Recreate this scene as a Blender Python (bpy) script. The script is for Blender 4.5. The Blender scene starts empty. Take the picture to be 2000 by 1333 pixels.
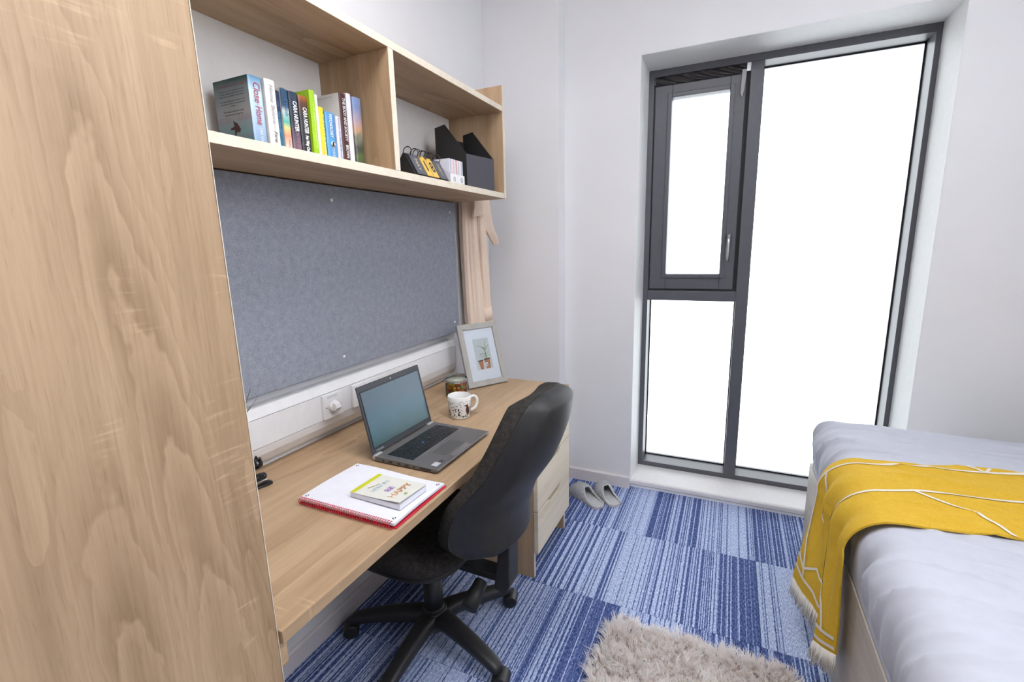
import bpy, bmesh, math, random
import numpy as np
from mathutils import Vector, Matrix, noise as mnoise
random.seed(7)
rng = np.random.default_rng(7)
PI = math.pi
sc = bpy.context.scene
COL = sc.collection

# ------------------------------------------------------------------ camera, sky, lights, exposure
cam_d = bpy.data.cameras.new('camera'); cam = bpy.data.objects.new('camera', cam_d); COL.objects.link(cam)
cam_d.sensor_width = 36.0; cam_d.lens = 923.2 * 36 / 2000; cam_d.clip_start = 0.02
_y, _p, _r = [math.radians(a) for a in (24.9192, -11.188, -1.3799)]
_f = Vector((-math.sin(_y) * math.cos(_p), math.cos(_y) * math.cos(_p), math.sin(_p)))
_rt = Vector((math.cos(_y), math.sin(_y), 0)); _up = _rt.cross(_f)
_r2 = _rt * math.cos(_r) + _up * math.sin(_r); _u2 = -_rt * math.sin(_r) + _up * math.cos(_r)
_m = Matrix((_r2, _u2, -_f)).transposed().to_4x4(); _m.translation = Vector((1.2365, 0, 1.372))
cam.matrix_world = _m
sc.camera = cam
sc.cycles.transparent_max_bounces = 24
w = bpy.data.worlds.new('overcast_sky'); sc.world = w; w.use_nodes = True
w.node_tree.nodes['Background'].inputs[0].default_value = (0.93, 0.965, 1.0, 1)
w.node_tree.nodes['Background'].inputs[1].default_value = 3.2

def area(name, loc, target, size, power, color, sy=None):
    d = bpy.data.lights.new(name, 'AREA'); d.energy = power; d.color = color
    d.shape = 'RECTANGLE'; d.size = size; d.size_y = sy or size
    o = bpy.data.objects.new(name, d); COL.objects.link(o); o.location = loc
    o.rotation_euler = (Vector(target) - Vector(loc)).to_track_quat('-Z', 'Y').to_euler()
    return o
area('ceiling_fill', (0.9, 0.6, 2.74), (0.9, 0.6, 0), 0.7, 20, (0.98, 0.985, 1.0), 0.9)  # added fill light below the ceiling, stands for no known fixture
fl_ = area('right_bounce_fill', (1.85, -0.05, 1.5), (2.62, 0.6, 2.4), 0.2, 29, (0.96, 0.975, 1.0), 0.2)  # added unseen fill, bounced off the right wall to brighten the left side
fl_.data.spread = math.radians(62)
fb_ = area('rear_bounce_fill', (1.0, -1.1, 1.6), (0.9, -1.9, 2.5), 0.2, 5, (0.96, 0.975, 1.0), 0.2)  # added unseen fill behind the camera, bounced forward to even out the walls
fb_.data.spread = math.radians(80)
sc.view_settings.view_transform = 'Standard'; sc.view_settings.look = 'None'
sc.view_settings.gamma = 1; sc.view_settings.use_curve_mapping = False
sc.view_settings.exposure = 0.38

# ------------------------------------------------------------------ materials
def newmat(name):
    m = bpy.data.materials.new(name); m.use_nodes = True
    nt = m.node_tree
    return m, nt, nt.nodes['Principled BSDF']
def nd(nt, t, **kw):
    n = nt.nodes.new(t)
    for k, v in kw.items(): setattr(n, k, v)
    return n
def lk(nt, a, b): nt.links.new(a, b)
def mathn(nt, op, a, b=None, clamp=False):
    n = nd(nt, 'ShaderNodeMath', operation=op, use_clamp=clamp)
    for i, v in enumerate((a, b)):
        if v is None: continue
        if isinstance(v, (int, float)): n.inputs[i].default_value = v
        else: lk(nt, v, n.inputs[i])
    return n.outputs[0]
def ramp(nt, fac, stops, interp='LINEAR'):
    n = nd(nt, 'ShaderNodeValToRGB'); n.color_ramp.interpolation = interp
    e = n.color_ramp.elements
    while len(e) < len(stops): e.new(0.5)
    for i, (p, c) in enumerate(stops):
        e[i].position = p; e[i].color = (*c, 1)
    lk(nt, fac, n.inputs[0]); return n.outputs[0]
def noise_n(nt, vec, scale, detail=2, rough=0.5, dist=0.0):
    n = nd(nt, 'ShaderNodeTexNoise'); n.inputs['Scale'].default_value = scale
    n.inputs['Detail'].default_value = detail; n.inputs['Roughness'].default_value = rough
    n.inputs['Distortion'].default_value = dist
    if vec is not None: lk(nt, vec, n.inputs['Vector'])
    return n.outputs['Fac']
def objco(nt, scale=(1, 1, 1), loc=(0, 0, 0), rot=(0, 0, 0)):
    t = nd(nt, 'ShaderNodeTexCoord'); mp = nd(nt, 'ShaderNodeMapping')
    mp.inputs['Scale'].default_value = scale; mp.inputs['Location'].default_value = loc
    mp.inputs['Rotation'].default_value = rot
    lk(nt, t.outputs['Object'], mp.inputs['Vector']); return mp.outputs[0]
def bump(nt, bs, h, strength=0.2, dist=0.002):
    b = nd(nt, 'ShaderNodeBump'); b.inputs['Strength'].default_value = strength
    b.inputs['Distance'].default_value = dist
    lk(nt, h, b.inputs['Height']); lk(nt, b.outputs[0], bs.inputs['Normal'])
def plain(name, col, rough=0.5, metal=0.0, vary=0.0, vscale=40, bmp=0.0, bscale=300, spec=None, sheen=0.0):
    m, nt, bs = newmat(name)
    bs.inputs['Base Color'].default_value = (*col, 1)
    bs.inputs['Roughness'].default_value = rough; bs.inputs['Metallic'].default_value = metal
    if spec is not None: bs.inputs['Specular IOR Level'].default_value = spec
    if sheen: bs.inputs['Sheen Weight'].default_value = sheen
    co = objco(nt)
    f = noise_n(nt, co, vscale, 3)
    v = max(vary, 0.02)
    lk(nt, ramp(nt, f, [(0.3, tuple(c * (1 - v) for c in col)), (0.7, tuple(min(1, c * (1 + v)) for c in col))]), bs.inputs['Base Color'])
    if bmp: bump(nt, bs, noise_n(nt, co, bscale, 2), bmp, 0.001)
    return m

def oak(name, axis, light=(0.54, 0.382, 0.238), dark=(0.30, 0.182, 0.092), seed=0.0, rough=0.5, ring=9.0, amt=1.0, figure=7.0, cathedral=None):
    m, nt, bs = newmat(name)
    def sc3(across, along):
        s_ = [across] * 3; s_[axis] = along; return s_
    v1 = objco(nt, sc3(1.0, 0.20), (seed, seed * 1.7, seed * 0.6))
    a = noise_n(nt, v1, figure, 2, 0.5, 0.35)
    jag = noise_n(nt, objco(nt, sc3(1.0, 0.35), (seed, 0, 0)), 26, 3, 0.6)
    ph = mathn(nt, 'ADD', mathn(nt, 'MULTIPLY', a, ring), mathn(nt, 'MULTIPLY', jag, 0.45))
    saw_t = mathn(nt, 'FRACT', ph)                                    # sharp growth-ring edge, soft fade
    figm = ramp(nt, noise_n(nt, objco(nt, sc3(1.0, 0.12), (seed * 3, 2, seed)), 7.0, 1), [(0.38, (0, 0, 0)), (0.60, (1, 1, 1))])
    fig = mathn(nt, 'MULTIPLY', mathn(nt, 'POWER', saw_t, 2.0), figm)
    if cathedral:                                                     # arched heartwood figure running up the board
        sp_ = nd(nt, 'ShaderNodeSeparateXYZ'); lk(nt, objco(nt), sp_.inputs[0]); yy, zz = sp_.outputs[1], sp_.outputs[2]
        for (y0, sl, wid, z0, zs, k_) in cathedral:
            off = mathn(nt, 'SUBTRACT', mathn(nt, 'SUBTRACT', yy, y0), mathn(nt, 'MULTIPLY', zz, sl))
            off = mathn(nt, 'ADD', off, mathn(nt, 'MULTIPLY', mathn(nt, 'SUBTRACT', noise_n(nt, objco(nt, sc3(1, .3)), 9, 2), .5), .05))
            q = mathn(nt, 'POWER', mathn(nt, 'ABSOLUTE', mathn(nt, 'DIVIDE', off, wid)), 2.0)
            msk = mathn(nt, 'EXPONENT', mathn(nt, 'MULTIPLY', q, -1.0))
            arch = mathn(nt, 'ADD', mathn(nt, 'MULTIPLY', zz, 5.5), mathn(nt, 'MULTIPLY', q, 1.6))
            arch = mathn(nt, 'ADD', arch, mathn(nt, 'MULTIPLY', noise_n(nt, objco(nt, sc3(1, .5)), 16, 3, .6), 1.6))
            fr = mathn(nt, 'FRACT', arch)
            zm = mathn(nt, 'EXPONENT', mathn(nt, 'MULTIPLY', mathn(nt, 'POWER', mathn(nt, 'ABSOLUTE', mathn(nt, 'DIVIDE', mathn(nt, 'SUBTRACT', zz, z0), zs)), 4.0), -1.0))
            lightrim = mathn(nt, 'MULTIPLY', ramp(nt, fr, [(0.0, (1, 1, 1)), (0.10, (0, 0, 0))]), 0.35)
            f2 = mathn(nt, 'MULTIPLY', mathn(nt, 'MULTIPLY', mathn(nt, 'SUBTRACT', mathn(nt, 'ADD', mathn(nt, 'MULTIPLY', mathn(nt, 'SUBTRACT', 1.0, fr), 0.75), 0.15), mathn(nt, 'MULTIPLY', lightrim, 2.2)), msk), mathn(nt, 'MULTIPLY', zm, k_))
            fig = mathn(nt, 'ADD', mathn(nt, 'MULTIPLY', fig, 0.9), f2)
    b = noise_n(nt, objco(nt, sc3(1.0, 0.03), (seed, 0, seed)), 260, 3, 0.6)
    b2 = noise_n(nt, objco(nt, sc3(1.0, 0.03), (0, seed, seed)), 34, 4, 0.6)
    pore = ramp(nt, noise_n(nt, objco(nt, sc3(1.0, 0.07), (seed, seed, 0)), 420, 1), [(0.60, (0, 0, 0)), (0.80, (1, 1, 1))])
    band = noise_n(nt, objco(nt, sc3(1.0, 0.05), (seed, seed, seed)), 7, 2)
    s = noise_n(nt, objco(nt, sc3(0.10, 1.0), (seed * 2, 0, 0)), 150, 2, 0.5)
    sm = noise_n(nt, objco(nt, sc3(1.0, 0.6), (0, seed, seed * 2)), 7, 2)
    sawm = mathn(nt, 'MULTIPLY', ramp(nt, s, [(0.58, (0, 0, 0)), (0.70, (1, 1, 1))]), ramp(nt, sm, [(0.56, (0, 0, 0)), (0.66, (1, 1, 1))]))
    t = mathn(nt, 'ADD', mathn(nt, 'MULTIPLY', fig, 0.42 * amt), mathn(nt, 'MULTIPLY', b2, 0.62))
    t = mathn(nt, 'ADD', t, mathn(nt, 'MULTIPLY', b, 0.42))
    t = mathn(nt, 'ADD', t, mathn(nt, 'MULTIPLY', band, 0.75))
    t = mathn(nt, 'ADD', t, mathn(nt, 'MULTIPLY', pore, 0.16 * amt))
    t = mathn(nt, 'SUBTRACT', t, 0.58)
    t = mathn(nt, 'SUBTRACT', t, mathn(nt, 'MULTIPLY', sawm, 0.28 * amt), clamp=True)
    c = ramp(nt, t, [(0.0, tuple(min(1, x * 1.12) for x in light)), (0.42, tuple(x * .62 + y * .38 for x, y in zip(light, dark))), (0.95, tuple(x * .85 for x in dark))])
    lk(nt, c, bs.inputs['Base Color'])
    bs.inputs['Roughness'].default_value = rough
    bump(nt, bs, b, 0.10, 0.0005)
    return m
OAK_X = oak('oak_grain_x', 0, seed=3.1, ring=5, amt=.6); OAK_Y = oak('oak_grain_y', 1, seed=1.3, ring=5, amt=.75)
OAK_Z = oak('oak_grain_z', 2, seed=5.2, ring=5, amt=.45); OAK_Z2 = oak('oak_wardrobe', 2, seed=8.4, ring=5, amt=1.1, figure=7.0, cathedral=[(.525, -.085, .045, 1.25, .50, 1.5), (.36, -.01, .04, .86, .3, 1.3), (.585, -.085, .02, .75, .3, .9)])
OAK_EDGE = plain('oak_edging', (0.74, 0.66, 0.54), 0.45, vary=0.06)
OAK_PALE = oak('oak_pale_front', 1, light=(0.74, 0.66, 0.52), dark=(0.60, 0.50, 0.36), seed=2.2, amt=0.4)
OAK_GREY = oak('oak_grey_bed', 1, light=(0.58, 0.53, 0.46), dark=(0.40, 0.34, 0.27), seed=6.2, amt=0.5)
WALL = plain('wall_paint', (0.80, 0.80, 0.82), 0.75, vary=0.012, vscale=3, bmp=0.05, bscale=500)
TRIM = plain('trim_paint', (0.72, 0.68, 0.69), 0.4)
REVEAL = plain('reveal_paint', (0.86, 0.87, 0.87), 0.55)
SILLM = plain('sill_gloss', (0.80, 0.78, 0.79), 0.6, spec=0.25)
WHITE = plain('white_plastic', (0.82, 0.82, 0.835), 0.35)
WHITE_B = plain('white_backboard', (0.80, 0.79, 0.78), 0.5)
GREYF = plain('window_grey_metal', (0.098, 0.100, 0.118), 0.38, vary=0.05)
GASKET = plain('black_gasket', (0.012, 0.012, 0.014), 0.6)
BLACKP = plain('black_plastic', (0.026, 0.026, 0.027), 0.5, vary=0.1, bmp=0.05, bscale=900, spec=0.35)
BLACKD = plain('black_base_plastic', (0.018, 0.018, 0.02), 0.45)
BLACKC = plain('black_card', (0.02, 0.019, 0.019), 0.65)
GREYC = plain('charcoal_card', (0.07, 0.068, 0.085), 0.7)
CHROME = plain('chrome', (0.75, 0.75, 0.76), 0.18, metal=1.0)
STEEL = plain('steel', (0.6, 0.6, 0.62), 0.35, metal=1.0)
PAPER = plain('paper_white', (0.82, 0.83, 0.90), 0.7)
PAGES = plain('page_edges', (0.80, 0.77, 0.72), 0.8, vary=0.06, vscale=400)
RED = plain('notebook_red', (0.55, 0.02, 0.05), 0.4)
DARKINK = plain('dark_ink', (0.03, 0.03, 0.06), 0.6)

def fabric(name, col, fleck, scale=500, amount=0.5, rough=0.95):
    m, nt, bs = newmat(name)
    co = objco(nt)
    f = noise_n(nt, co, scale, 2, 0.7); g = noise_n(nt, co, scale * 0.12, 3, 0.6)
    k = mathn(nt, 'ADD', mathn(nt, 'MULTIPLY', f, 0.7), mathn(nt, 'MULTIPLY', g, 0.3))
    lk(nt, ramp(nt, k, [(0.5 - 0.2 * amount, col), (0.5 + 0.25 * amount, fleck)]), bs.inputs['Base Color'])
    bs.inputs['Roughness'].default_value = rough; bs.inputs['Specular IOR Level'].default_value = 0.2
    bump(nt, bs, f, 0.25, 0.0008)
    return m
FELT = fabric('grey_felt', (0.20, 0.217, 0.265), (0.41, 0.435, 0.50), 420, 0.9)
CHAIRF = fabric('charcoal_chair_fabric', (0.008, 0.008, 0.008), (0.075, 0.068, 0.063), 620, 0.7)
ROBE = fabric('beige_towelling', (0.84, 0.66, 0.52), (0.92, 0.78, 0.66), 500, 1.0)
SLIP = fabric('grey_plush', (0.30, 0.31, 0.325), (0.66, 0.67, 0.69), 170, 0.7)
SLIPIN = fabric('grey_plush_lining', (0.46, 0.47, 0.48), (0.64, 0.65, 0.66), 220, 0.7)
YELLOW = fabric('mustard_knit', (0.60, 0.36, 0.025), (0.76, 0.50, 0.06), 380, 0.9)
YLINE = fabric('cream_yarn', (0.72, 0.66, 0.56), (0.82, 0.78, 0.70), 400, 0.8)
SHEET = plain('white_cotton', (0.535, 0.555, 0.63), 0.85, vary=0.01, bmp=0.08, bscale=700, sheen=0.1)

def carpet():
    m, nt, bs = newmat('striped_blue_carpet')
    co = objco(nt)
    sp = nd(nt, 'ShaderNodeSeparateXYZ'); lk(nt, co, sp.inputs[0])
    u = mathn(nt, 'ADD', mathn(nt, 'DIVIDE', sp.outputs[0], 0.482), 0.5)
    wob = mathn(nt, 'MULTIPLY', mathn(nt, 'SUBTRACT', noise_n(nt, objco(nt, (1, 0.6, 1)), 260, 2), 0.5), 0.012)
    idx = mathn(nt, 'FLOOR', mathn(nt, 'MULTIPLY', mathn(nt, 'ADD', u, wob), 122))
    inf = nd(nt, 'ShaderNodeObjectInfo')
    wn = nd(nt, 'ShaderNodeTexWhiteNoise', noise_dimensions='1D')
    lk(nt, mathn(nt, 'ADD', idx, mathn(nt, 'MULTIPLY', inf.outputs['Random'], 91.7)), wn.inputs['W'])
    g = mathn(nt, 'ADD', mathn(nt, 'MULTIPLY', u, 0.80), 0.13)
    sp1 = noise_n(nt, objco(nt, (1, 0.22, 1)), 330, 2, 0.7)
    sp2 = noise_n(nt, objco(nt, (1, 0.6, 1)), 650, 2, 0.8)
    # each yarn row is light or dark by chance, more often light towards one side; the yarn itself is broken and flecked
    row = mathn(nt, 'ADD', mathn(nt, 'MULTIPLY', mathn(nt, 'SUBTRACT', g, wn.outputs['Value']), 4.0), 0.5, clamp=True)
    k = mathn(nt, 'ADD', mathn(nt, 'MULTIPLY', row, 0.52), 0.20)
    k = mathn(nt, 'ADD', k, mathn(nt, 'MULTIPLY', mathn(nt, 'SUBTRACT', sp1, 0.5), 1.5))
    k = mathn(nt, 'ADD', k, mathn(nt, 'MULTIPLY', mathn(nt, 'SUBTRACT', sp2, 0.5), 1.3), clamp=True)
    lk(nt, ramp(nt, k, [(0.0, (0.022, 0.040, 0.15)), (0.3, (0.085, 0.13, 0.33)), (0.62, (0.33, 0.41, 0.68)), (1.0, (0.75, 0.83, 0.98))]), bs.inputs['Base Color'])
    bs.inputs['Roughness'].default_value = 0.95; bs.inputs['Specular IOR Level'].default_value = 0.15
    bump(nt, bs, mathn(nt, 'ADD', sp1, mathn(nt, 'MULTIPLY', row, 0.5)), 0.3, 0.0012)
    return m
CARPET = carpet()
CARPETB = plain('carpet_backing', (0.02, 0.03, 0.09), 0.95)

def glass(name, tint=(0.97, 0.985, 0.985), refl=0.04):
    m, nt, bs = newmat(name); nt.nodes.remove(bs)
    out = nt.nodes['Material Output']
    tr = nd(nt, 'ShaderNodeBsdfTransparent'); tr.inputs[0].default_value = (*tint, 1)
    gl = nd(nt, 'ShaderNodeBsdfGlossy'); gl.inputs['Roughness'].default_value = 0.02
    lw = nd(nt, 'ShaderNodeFresnel'); lw.inputs[0].default_value = 1.45
    mx = nd(nt, 'ShaderNodeMixShader')
    lk(nt, mathn(nt, 'MULTIPLY', lw.outputs[0], refl / 0.04), mx.inputs[0]); lk(nt, tr.outputs[0], mx.inputs[1]); lk(nt, gl.outputs[0], mx.inputs[2])
    lk(nt, mx.outputs[0], out.inputs[0])
    return m
PANE = glass('window_glass'); JARG = glass('jar_glass', (0.90, 0.95, 0.92), 0.06)

def gradient(name, axis, z0, z1, stops, rough=0.4, nscale=0, namt=0.0):
    """flat print whose colour runs along one object axis"""
    m, nt, bs = newmat(name)
    co = objco(nt); sp = nd(nt, 'ShaderNodeSeparateXYZ'); lk(nt, co, sp.inputs[0])
    f = mathn(nt, 'DIVIDE', mathn(nt, 'SUBTRACT', sp.outputs[axis], z0), z1 - z0)
    if namt: f = mathn(nt, 'ADD', f, mathn(nt, 'MULTIPLY', mathn(nt, 'SUBTRACT', noise_n(nt, co, nscale, 4, 0.7), 0.5), namt))
    lk(nt, ramp(nt, f, stops), bs.inputs['Base Color']); bs.inputs['Roughness'].default_value = rough
    return m

# ------------------------------------------------------------------ mesh helpers
class MB:
    """collects shapes in world coordinates; obj() links them as one mesh object"""
    def __init__(s): s.v = []; s.f = []; s.sm = []
    def add(s, vs, fs, smooth=False):
        n = len(s.v); s.v += [tuple(p) for p in vs]; s.f += [tuple(i + n for i in f) for f in fs]; s.sm += [smooth] * len(fs)
        return s
    def bm(s, b, smooth=False, M=None):
        b.verts.index_update()
        vs = [(M @ v.co) if M else v.co.copy() for v in b.verts]
        s.add(vs, [[v.index for v in f.verts] for f in b.faces], smooth); b.free(); return s
    def box(s, a, b, bev=0.0, M=None, seg=2):
        bmh = bmesh.new(); bmesh.ops.create_cube(bmh, size=1)
        a = Vector(a); b = Vector(b); c = (a + b) / 2; d = b - a
        for v in bmh.verts: v.co = Vector((v.co[i] * d[i] + c[i] for i in range(3)))
        bmesh.ops.recalc_face_normals(bmh, faces=bmh.faces)
        if bev: bmesh.ops.bevel(bmh, geom=bmh.edges[:], offset=bev, segments=seg, profile=0.5, affect='EDGES')
        return s.bm(bmh, False, M)
    def prism(s, pts, ax, h0, h1, M=None, bev=0.0, seg=2):
        """polygon pts (2D) in the plane normal to axis ax, extruded h0..h1"""
        o = [i for i in range(3) if i != ax]
        bmh = bmesh.new()
        def P(p, h):
            q = [0, 0, 0]; q[o[0]] = p[0]; q[o[1]] = p[1]; q[ax] = h; return Vector(q)
        lo = [bmh.verts.new(P(p, h0)) for p in pts]; hi = [bmh.verts.new(P(p, h1)) for p in pts]
        n = len(pts)
        bmh.faces.new(lo); bmh.faces.new(hi)
        for i in range(n): bmh.faces.new((lo[i], lo[(i + 1) % n], hi[(i + 1) % n], hi[i]))
        bmesh.ops.recalc_face_normals(bmh, faces=bmh.faces)
        if bev: bmesh.ops.bevel(bmh, geom=bmh.edges[:], offset=bev, segments=seg, profile=0.5, affect='EDGES')
        return s.bm(bmh, False, M)
    def lathe(s, prof, c, axis=(0, 0, 1), n=32, smooth=True):
        q = Vector((0, 0, 1)).rotation_difference(Vector(axis).normalized()); c = Vector(c)
        vs = []
        for r, h in prof:
            for i in range(n):
                a = 2 * PI * i / n
                vs.append(c + q @ Vector((r * math.cos(a), r * math.sin(a), h)))
        fs = []
        for j in range(len(prof) - 1):
            for i in range(n):
                fs.append((j * n + i, j * n + (i + 1) % n, (j + 1) * n + (i + 1) % n, (j + 1) * n + i))
        if prof[0][0] > 1e-6: fs.append(tuple(range(n - 1, -1, -1)))
        if prof[-1][0] > 1e-6: fs.append(tuple((len(prof) - 1) * n + i for i in range(n)))
        return s.add(vs, fs, smooth)
    def cyl(s, a, b, r, n=20, r2=None, smooth=True):
        a = Vector(a); b = Vector(b); L = (b - a).length
        return s.lathe([(r, 0), (r if r2 is None else r2, L)], a, b - a, n, smooth)
    def tube(s, pts, rad, n=8, closed=False):
        pts = [Vector(p) for p in pts]; m = len(pts)
        R = rad if isinstance(rad, (list, tuple)) else [rad] * m
        vs = []; nrm = None
        for i, p in enumerate(pts):
            if closed: d = pts[(i + 1) % m] - pts[i - 1]
            else: d = pts[min(i + 1, m - 1)] - pts[max(i - 1, 0)]
            d.normalize()
            if nrm is None:
                nrm = d.orthogonal().normalized()
            nrm = (nrm - d * nrm.dot(d)).normalized(); bn = d.cross(nrm)
            for k in range(n):
                a = 2 * PI * k / n; vs.append(p + (nrm * math.cos(a) + bn * math.sin(a)) * R[i])
        fs = []
        for i in range(m if closed else m - 1):
            j = (i + 1) % m
            for k in range(n): fs.append((i * n + k, i * n + (k + 1) % n, j * n + (k + 1) % n, j * n + k))
        if not closed: fs.append(tuple(range(n - 1, -1, -1))); fs.append(tuple((m - 1) * n + k for k in range(n)))
        return s.add(vs, fs, True)
    def grid(s, P, closed_u=False, closed_v=False, smooth=True):
        """P[i][j] points"""
        m = len(P); n = len(P[0]); vs = [p for r in P for p in r]; fs = []
        for i in range(m if closed_u else m - 1):
            for j in range(n if closed_v else n - 1):
                a = i * n + j; b = i * n + (j + 1) % n; c = ((i + 1) % m) * n + (j + 1) % n; d = ((i + 1) % m) * n + j
                fs.append((a, b, c, d))
        return s.add(vs, fs, smooth)
    def loft(s, secs, cap=True, smooth=True):
        n = len(secs[0]); s0 = len(s.v); s.grid(secs, closed_v=True, smooth=smooth)
        if cap:
            s.f.append(tuple(s0 + k for k in range(n - 1, -1, -1))); s.f.append(tuple(s0 + (len(secs) - 1) * n + k for k in range(n))); s.sm += [False, False]
        return s
    def tf(s, M):
        s.v = [tuple(M @ Vector(p)) for p in s.v]; return s

def link(name, me, parent=None):
    o = bpy.data.objects.new(name, me); COL.objects.link(o)
    if parent: o.parent = parent
    return o
def base_of(o):
    p = Vector((0, 0, 0))
    while o: p = p + o.location; o = o.parent
    return p
def obj(name, mb, m, parent=None, loc=None, recalc=True):
    """one mesh object; vertices given in world coordinates, origin at its thing's base (or loc)"""
    off = base_of(parent) if parent else Vector(loc if loc else (0, 0, 0))
    me = bpy.data.meshes.new(name)
    me.from_pydata([tuple(Vector(p) - off) for p in mb.v], [], mb.f)
    me.polygons.foreach_set('use_smooth', mb.sm)
    if recalc:
        b = bmesh.new(); b.from_mesh(me); bmesh.ops.recalc_face_normals(b, faces=b.faces); b.to_mesh(me); b.free()
    me.materials.append(m)
    o = link(name, me, parent)
    if not parent: o.location = off
    return o
def tag(o, label, cat, group=None):
    o['label'] = label; o['category'] = cat
    if group: o['group'] = group
    return o
def thing(name, label, cat, loc, group=None):
    o = bpy.data.objects.new(name, None); COL.objects.link(o); o.location = loc; o.empty_display_size = 0.05
    return tag(o, label, cat, group)
def struct(name, mb, m, parent=None):
    o = obj(name, mb, m, parent)
    if not parent: o['kind'] = 'structure'
    return o
def frame_mat(o, x, y, z=None):
    x = Vector(x).normalized(); y = Vector(y).normalized(); z = x.cross(y) if z is None else Vector(z)
    M = Matrix((x, y, z)).transposed().to_4x4(); M.translation = Vector(o); return M
def text(name, s, size, o, right, up, m, parent, align='CENTER', bold=0.0, shear=0.0, xs=1.0, fit=None):
    """flat lettering as a mesh; o = anchor, right/up = reading and upward direction"""
    cu = bpy.data.curves.new('lettering', 'FONT'); cu.body = s; cu.size = size; cu.align_x = align; cu.align_y = 'CENTER'
    cu.offset = bold; cu.shear = shear; cu.resolution_u = 3
    to = bpy.data.objects.new('lettering', cu); COL.objects.link(to)
    dg = bpy.context.evaluated_depsgraph_get(); dg.update()
    me = bpy.data.meshes.new_from_object(to.evaluated_get(dg))
    bpy.data.objects.remove(to); bpy.data.curves.remove(cu)
    pts = [v.co.copy() for v in me.vertices]
    if fit and pts:
        wd = max(p.x for p in pts) - min(p.x for p in pts); xs = fit / wd
    M = frame_mat(o, right, up); off = base_of(parent)
    for v, p in zip(me.vertices, pts): v.co = M @ Vector((p.x * xs, p.y, 0)) - off
    me.materials.clear(); me.materials.append(m); me.name = name
    return link(name, me, parent)
def smoothstep(a, b, x):
    t = max(0, min(1, (x - a) / (b - a))); return t * t * (3 - 2 * t)
def lerp(a, b, t): return a + (b - a) * t
def interp(x, xs, ys): return float(np.interp(x, xs, ys))
def interp_s(x, xs, ys):
    """smooth (monotone cubic) interpolation"""
    xs = np.asarray(xs, float); ys = np.asarray(ys, float); d = np.diff(ys) / np.diff(xs); m_ = np.zeros(len(xs)); m_[0] = d[0]; m_[-1] = d[-1]
    for i in range(1, len(xs) - 1): m_[i] = 0 if d[i - 1] * d[i] <= 0 else 2 * d[i - 1] * d[i] / (d[i - 1] + d[i])
    i = int(min(max(np.searchsorted(xs, x) - 1, 0), len(xs) - 2)); h_ = xs[i + 1] - xs[i]; t_ = (x - xs[i]) / h_
    return float(ys[i] * (1 + 2 * t_) * (1 - t_) ** 2 + m_[i] * h_ * t_ * (1 - t_) ** 2 + ys[i + 1] * t_ * t_ * (3 - 2 * t_) + m_[i + 1] * h_ * t_ * t_ * (t_ - 1))

# ------------------------------------------------------------------ room shell
XL, W, XR, YB, CH = -0.03, 2.546, 2.62, -1.9, 2.8
FZ = 0.0
fl = struct('floor', MB().box((XL - .1, YB - .1, -0.12), (XR + .1, W + .35, -0.006)), CARPETB)
PT = 0.482; PY = 0.494
tile = MB().box((-PT / 2 + .0006, -PY / 2 + .0006, -0.006), (PT / 2 - .0006, PY / 2 - .0006, 0.0), 0.0004, seg=1)
tile_me = None
rows = {0: (2.352, 0.926, [0, 0, 0, 0, 0, 0]), 1: (1.8585, 0.926, [0, 0, 1, 1, 0, 0]), 2: (1.3645, 0.922, [0, 1, 1, 0, 0, 0]), 3: (0.8705, 0.922, [0, 1, 0, 1, 0, 1]),
        4: (0.3765, 0.922, [1, 0, 1, 0, 0, 1]), 5: (-0.1175, 0.922, [0, 0, 1, 0, 1, 0])}
for r, (yc, xs, flips) in rows.items():
    for k, fp in enumerate(flips):
        xc = xs + PT / 2 + (k - 2) * PT
        if tile_me is None:
            t = obj('carpet_tile', tile, CARPET, fl, recalc=True); tile_me = t.data
        else: t = link('carpet_tile', tile_me, fl)
        t.location = (xc, yc, 0); t.rotation_euler = (0, 0, PI if fp else 0)
struct('wall_left', MB().box((XL - .12, YB, 0), (XL, W + .1, CH)), WALL)
struct('wall_right', MB().box((XR, YB, 0), (XR + .12, W + .1, CH)), WALL)
struct('wall_front', MB().box((XL - .12, YB - .12, 0), (XR + .12, YB, CH)), WALL)
struct('ceiling', MB().box((XL - .12, YB - .12, CH), (XR + .12, W + .4, CH + .1)), WALL)
WX0, WX1, WZ1, YF = 0.777, 1.992, 2.270, 2.793
wb = MB()
wb.box((XL - .1, W, 0), (WX0, W + .36, CH)); wb.box((WX1, W, 0), (XR + .1, W + .36, CH)); wb.box((WX0, W, WZ1), (WX1, W + .36, CH))
wb.box((WX0, W + .02, -0.1), (WX1, W + .36, 0.014))
wb.box((XL, 2.446, 0), (0.39, W, CH), 0.002)                       # boxed-in corner
wbo = struct('wall_back', wb, WALL)
rv = MB()
rv.box((WX0 - .001, W + .0015, .03), (WX0 + .0015, YF, WZ1)); rv.box((WX1 - .0015, W + .0015, .03), (WX1 + .001, YF, WZ1)); rv.box((WX0, W + .0015, WZ1 - .0015), (WX1, YF, WZ1 + .001))
obj('window_reveal', rv, REVEAL, wbo)
def skirting(name, x0, y0, x1, y1, side):
    b = MB(); t = 0.015; h = 0.070
    if side == 'y': b.prism([(y0, 0), (y0 - t, 0), (y0 - t, h - .006), (y0 - t + .006, h), (y0, h)], 0, x0, x1)
    if side == 'x': b.prism([(x0, 0), (x0 + t, 0), (x0 + t, h - .006), (x0 + t - .006, h), (x0, h)], 1, y0, y1)
    if side == '-x': b.prism([(x0, 0), (x0 - t, 0), (x0 - t, h - .006), (x0 - t + .006, h), (x0, h)], 1, y0, y1)
    struct(name, b, TRIM)
bb = MB(); h = .070; t = .015
bb.prism([(W, 0), (W - t, 0), (W - t, h - .005), (W - t + .005, h), (W, h)], 0, .405, WX0 - .0)
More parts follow.
